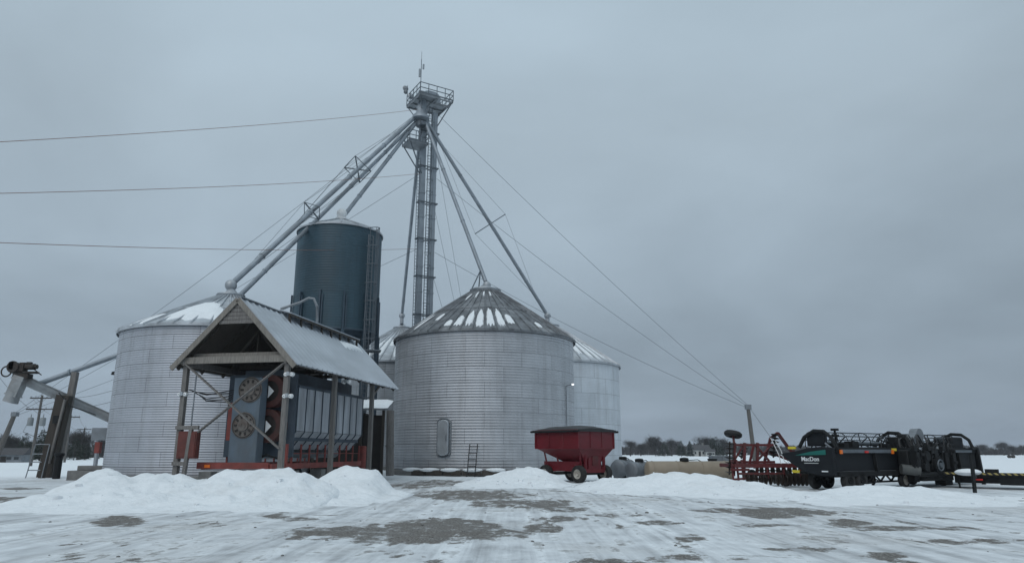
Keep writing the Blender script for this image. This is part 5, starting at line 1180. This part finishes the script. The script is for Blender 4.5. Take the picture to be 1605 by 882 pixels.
pc_ = (P(127, 714, 165).x, 165); upole(pc_, P(132, 670, 165).z, 'farther utility pole in front of the leafless grey trees', 1)
pd = (P(143, 714, 210).x, 210); upole(pd, P(147, 679, 210).z, 'farthest utility pole beside the left bin', 1)
tops = [(pa[0] + .15, pa[1], zt - .3), (pb[0], pb[1], zb_ - .3), (pc_[0], pc_[1], P(132, 670, 165).z - .3), (pd[0], pd[1], P(147, 679, 210).z - .3)]
for k in range(3):
    for s in (-1, 1): wire(Vector(tops[k]) + Vector((s * 1.3, 0, .1)), Vector(tops[k + 1]) + Vector((s * 1.3, 0, .1)), .02, .8, 'power_line', ['power line from the nearest pole to the pole beside the conveyor post', 'power line from the second to the third utility pole', 'power line between the two farthest utility poles'][k], 'power line', ['power lines from the nearest pole', 'power lines from the second pole', 'power lines between far poles'][k], n=12)
wire(Vector(tops[0]) + Vector((1.3, 0, .1)), P(200, 604, 60), .022, .5, 'power_line', 'service wire from the nearest utility pole to the upper left bin wall', 'power line', None, n=12)
wire(Vector(tops[0]) + Vector((-1.3, 0, -1.3)), P(-40, 535, 60), .022, .5, 'power_line', 'wire from the nearest utility pole running up and out of the left edge', 'power line', None, n=12)
wire(Vector(tops[0]) + Vector((0, 0, -1.3)), P(200, 622, 60), .022, .5, 'power_line', 'lower service wire from the nearest utility pole to the left bin', 'power line', None, n=12)

# ------------------------------------------------------------------ trees
def bare_tree_mesh(seed, h=10.0, spread=.45):
    r_ = random.Random(seed); tr = MB(); tw = MB()
    def grow(p, d, l, r, lvl):
        n = 2; pts = [p]; q = p.copy(); dd = d.copy()
        for k in range(n):
            dd = (dd + Vector((r_.uniform(-.2, .2), r_.uniform(-.2, .2), r_.uniform(-.02, .16)))).normalized(); q = q + dd * l / n; pts.append(q.copy())
        (tr if lvl < 2 else tw).path(pts, [r * (1 - .35 * k / n) for k in range(n + 1)], 5 if lvl < 2 else 3)
        if lvl >= 5: return
        k = r_.choice((2, 3, 3)) if lvl < 4 else 3
        for j in range(k):
            a = r_.uniform(0, 2 * pi); sp = spread * r_.uniform(.5, 1.35); x = dd.orthogonal().normalized(); y = dd.cross(x)
            nd = (dd + (x * cos(a) + y * sin(a)) * sp + Vector((0, 0, .08))).normalized(); at_ = pts[-1] if j < 2 else pts[1]
            grow(at_, nd, l * r_.uniform(.6, .82), max(r * .58, .022), lvl + 1)
    grow(Vector((0, 0, -.2)), Vector((0, 0, 1)), h * .20, h * .024, 0)
    tips = [Vector(p) for p in tw.v[::6]]; zm = max(p.z for p in tips)
    for k in range(2600):
        p = r_.choice(tips) + Vector((r_.gauss(0, .55), r_.gauss(0, .55), r_.gauss(0, .5))); d = Vector((p.x * .25 + r_.uniform(-.8, .8), p.y * .25 + r_.uniform(-.8, .8), r_.uniform(.2, 1.2))).normalized()
        x = d.orthogonal().normalized(); x = x * cos(k) + d.cross(x) * sin(k); l = r_.uniform(.35, 1.0); w = r_.uniform(.014, .042)
        tw.add([p - x * w, p + x * w, p + d * l], [(0, 1, 2)])
    zm = max(p[2] for p in tw.v); f_ = h / zm
    for m_ in (tr, tw): m_.v = [(a * f_, b * f_, c * f_) for a, b, c in m_.v]
    return tr, tw
protos = {}
def mk_bare(seed, h, spread):
    tr, tw = bare_tree_mesh(seed, h, spread); t = thing('bare_tree', 'x', 'tree'); tr.build('trunk', 'bark', t, smooth=False); tw.build('crown', 'twig', t, smooth=False); return t
def mk_pine(seed, h, w, m):
    r_ = random.Random(seed); t = thing('evergreen_tree', 'x', 'tree'); MB().tube((0, 0, -.2), (0, 0, h * .95), h * .022, .03, 6).build('trunk', 'bark', t)
    c = MB(); n = 2600
    for k in range(n):
        z = h * (.06 + .94 * (1 - sqrt(r_.random()))); f_ = 1 - z / h; R0 = w * (f_ ** .75) * (1 + .22 * sin(z * 5.5 / h * 6 + seed) + .18 * sin(3 * z + seed * 2)); a = r_.uniform(0, 2 * pi)
        R0 *= 1 + .28 * sin(a * 3 + seed + z * .9) + .12 * sin(a * 7 + z * 2); rr = R0 * (r_.random() ** .35); s = r_.uniform(.10, .34) * h / 10
        p = Vector((cos(a) * rr, sin(a) * rr, z - .12 * rr)); d = Vector((cos(a) * 1.0, sin(a), r_.uniform(-.5, .5))).normalized(); x = d.orthogonal().normalized(); x = (x * cos(k) + d.cross(x) * sin(k))
        c.add([p - x * s * .45, p + d * s * 1.6, p + x * s * .45, p - d * s * .5], [(0, 1, 2, 3)])
    c.build('crown', m, t, smooth=False); return t
BT = [mk_bare(3, 10, .50), mk_bare(8, 10, .42), mk_bare(15, 10, .58), mk_bare(22, 10, .36)]
PT = [mk_pine(1, 9, 2.5, 'needle'), mk_pine(5, 9, 3.1, 'needle'), mk_pine(9, 9, 1.9, 'needle2')]
first = set()
def plant(proto, u, vb, vt, Y, label, group, ws=1.0):
    base_h = 9.0 if proto.name.startswith('evergreen') else 10.0
    vt -= 5; ws *= 1.2; b = P(u, vb, Y); h = P(u, vt, Y).z; sc = h / base_h; rz = random.uniform(0, 6)
    if proto.name not in first:
        first.add(proto.name); o = proto; o.location = (b.x, Y, 0); o.rotation_euler = (0, 0, rz); o.scale = (sc * ws, sc * ws, sc); o['label'] = label; o['group'] = group
    else: o = dup(proto, (b.x, Y, 0), rz, (sc * ws, sc * ws, sc), label, group)
    return o
gl = 'trees beyond the yard at the left'
for pr, u, vt, Y, ws, lb in ((BT[0], 6, 676, 150, 1.0, 'bare tree at the extreme left edge behind the leaning pole'), (BT[1], 22, 684, 165, 1.2, 'low bare tree behind the small far shed'), (PT[1], 36, 682, 150, .8, 'dark evergreen just left of the nearest utility pole'),
                          (PT[0], 62, 676, 140, .95, 'round dark evergreen right of the nearest utility pole'), (PT[1], 69, 678, 146, .8, 'dark evergreen partly behind the stout conveyor post'), (BT[2], 93, 684, 170, 1.1, 'bare tree between the conveyor post and the second pole'),
                          (BT[0], 122, 671, 160, 1.1, 'tall leafless tree between the second and third utility poles'), (PT[1], 116, 690, 155, 1.0, 'low dark evergreen in front of the leafless tree'), (BT[3], 135, 676, 175, 1.2, 'leafless tree right behind the third utility pole'), (PT[0], 133, 694, 165, 1.0, 'small evergreen close to the control box'),
                          (BT[2], 155, 686, 190, 1.1, 'bare tree half hidden by the left bin'), (BT[1], 48, 690, 180, 1.4, 'bare scrubby tree behind the nearest utility pole')):
    plant(pr, u, 716, vt, Y, lb, gl, ws)
gr_ = 'trees on the horizon at the right'
for pr, u, vt, Y, ws, lb in ((BT[0], 988, 690, 320, 1.2, 'bare tree right beside the edge of the pale bin'), (BT[2], 1005, 696, 340, 1.3, 'low bare tree second from the pale bin'), (BT[1], 1028, 683, 320, 1.2, 'tall bare tree in the clump above the tanks'), (BT[3], 1040, 686, 330, 1.3, 'bare tree filling the middle of the clump above the tanks'),
                          (PT[1], 1042, 695, 310, 1.0, 'small evergreen under the tall bare clump'), (BT[0], 1053, 688, 330, 1.2, 'bare tree at the right end of the clump'), (PT[0], 1068, 694, 300, 1.0, 'broad evergreen left of the distant house'), (PT[2], 1082, 695, 300, 1.0, 'narrow evergreen just left of the distant house'),
                          (BT[2], 1107, 683, 320, 1.2, 'bare tree rising right behind the distant house'), (PT[0], 1118, 690, 315, 1.1, 'evergreen in the clump right of the distant house'), (PT[1], 1124, 688, 320, 1.0, 'tall evergreen beside the bare tree right of the house'), (BT[1], 1132, 687, 325, 1.1, 'bare tree just left of the red harrow'), (BT[3], 1148, 694, 340, 1.2, 'low bare tree behind the spare wheel of the harrow'),
                          (BT[0], 1210, 695, 350, 1.3, 'bare tree seen through the red harrow frame'), (BT[2], 1498, 697, 400, 1.4, 'bare tree above the far end of the black header'), (BT[1], 1545, 698, 400, 1.6, 'round bare tree right of the black header'), (BT[0], 1574, 693, 390, 1.2, 'tallest bare tree near the right edge of the field'), (BT[3], 1595, 700, 400, 1.5, 'bare tree at the extreme right edge'), (BT[2], 1520, 701, 410, 1.5, 'low bare tree between two bigger ones at the far right')):
    plant(pr, u, 714, vt, Y, lb, gr_, ws)
# far-off wood that reads as one mass
def wood_mass(name, x0, x1, y, h, n, seed):
    r_ = random.Random(seed); m = MB()
    for k in range(n):
        x = r_.uniform(x0, x1); yy = y + r_.uniform(-12, 12); hh = h * (.42 + .58 * (.5 + .5 * sin(x * .06 + 2 * sin(x * .021))) * (.7 + .3 * sin(x * .23))) * (r_.random() ** .8); s = r_.uniform(.4, 1.3)
        a = r_.uniform(0, pi); d = Vector((r_.uniform(-.5, .5), r_.uniform(-.5, .5), 1)).normalized(); t_ = Vector((cos(a), sin(a), 0)) * s * .28
        p = Vector((x, yy, hh)); m.add([p - t_, p + d * s * 1.5, p + t_, p - d * s * 1.5], [(0, 1, 2, 3)])
    for k in range(n // 12): x = r_.uniform(x0, x1); m.tube((x, y, 0), (x + r_.uniform(-.5, .5), y, h * .7), .14, .04, 4)
    o = m.build(name, 'twig', smooth=False, loc=((x0 + x1) / 2, y, 0)); struct(o, 'stuff')
wood_mass('distant_wood', 40, 420, 440, 7.0, 17000, 4)
wood_mass('distant_wood', -230, -70, 235, 6.0, 7000, 8)
wood_mass('distant_wood', -60, 40, 460, 6.5, 5000, 12)
# ------------------------------------------------------------------ far buildings and farm bits
def house(label, p, w, d, h, rz, name='farmhouse', cat='house', wm='siding', rm='shingle'):
    t = thing(name, label, cat, (p[0], p[1], 0), rz); MB().box((0, 0, h / 2), (w, d, h)).build('wall', wm, t)
    q = MB().prism([(-d / 2 - .4, h), (d / 2 + .4, h), (0, h + d * .36)], w + .8, lambda a, b, k: Vector((k - w / 2 - .4, a, b + .003))); ro = q.build('roof', rm, t, smooth=False)
    for x in (-w * .3, 0.1 * w, w * .34): f = MB().box((x, -d / 2 - .03, h * .55), (.8, .08, h * .42)).build('window', wm, t); MB().box((x, -d / 2 - .08, h * .55), (.68, .04, h * .36)).build('pane', 'glass', f)
    MB().box((-w * .08, -d / 2 - .03, h * .4), (.9, .08, h * .8)).build('door', 'dark', t); return t, ro, h + d * .36
p = P(1095, 714, 305); t, ro, zz_ = house('pale low farmhouse far off between evergreens on the horizon', (p.x, 305), 8.5, 6, 2.5, R(8)); MB().box((2, 0, zz_), (.8, .8, 1.6)).build('chimney', 'concrete', ro)
p = P(1113, 714, 300); house('small white outbuilding right of the far farmhouse', (p.x, 300), 3.5, 3, 1.8, R(-5), 'outbuilding', 'shed')
p = P(16, 720, 120); house('small grey shed far off at the left edge below the bare trees', (p.x, 120), 4.6, 3, 1.2, R(10), 'outbuilding', 'shed', 'galv_dark')
for k, (u, lb) in enumerate(((1582, 'left one of two dark round bales out on the snowy field'), (1588, 'right one of two dark round bales out on the snowy field'))):
    p = P(u, 715, 210); o = MB().lathe([(.02, -.4), (.36, -.4), (.42, -.34), (.42, .34), (.36, .4), (.02, .4)], (0, 0, .42), 20, 'Y').build('round_bale', 'bark'); o.location = (p.x, 210, 0); tag(o, lb, 'bale', 'bales on the far field')
# clods and stones scattered by the plow: nobody could count them
m = MB(); r_ = random.Random(5)
for k in range(170):
    x = r_.uniform(-22, 26); y = r_.uniform(11.5, 34); s = r_.uniform(.012, .04) * (1.6 if r_.random() < .05 else 1); z = gz(x, y)
    vs = [Vector((x, y, z)) + Vector((cos(a) * s * r_.uniform(.7, 1.2), sin(a) * s * r_.uniform(.7, 1.2), h_ * s)) for h_ in (-.3, .5) for a in (0, 1.3, 2.5, 3.8, 5.0)] + [Vector((x, y, z + s * .8))]
    m.add(vs, [(i, (i + 1) % 5, 5 + (i + 1) % 5, 5 + i) for i in range(5)] + [(5 + i, 5 + (i + 1) % 5, 10) for i in range(5)])
struct(m.build('gravel_clods', 'concrete', smooth=False), 'stuff')

# ------------------------------------------------------------------ air: thin winter haze round the whole place
hz = MB().box((0, 100, 24.5), (3400, 3400, 53)).build('haze', M['snow'], smooth=False); hz['kind'] = 'stuff'
hm = bpy.data.materials.new('haze air'); hm.use_nodes = True; hn = hm.node_tree; hn.nodes.clear()
ho = hn.nodes.new('ShaderNodeOutputMaterial'); hv = hn.nodes.new('ShaderNodeVolumePrincipled')
hv.inputs['Color'].default_value = (0.80, 0.88, 0.97, 1); hv.inputs['Density'].default_value = 0.0003; hn.links.new(hv.outputs[0], ho.inputs['Volume'])
hz.data.materials.clear(); hz.data.materials.append(hm)
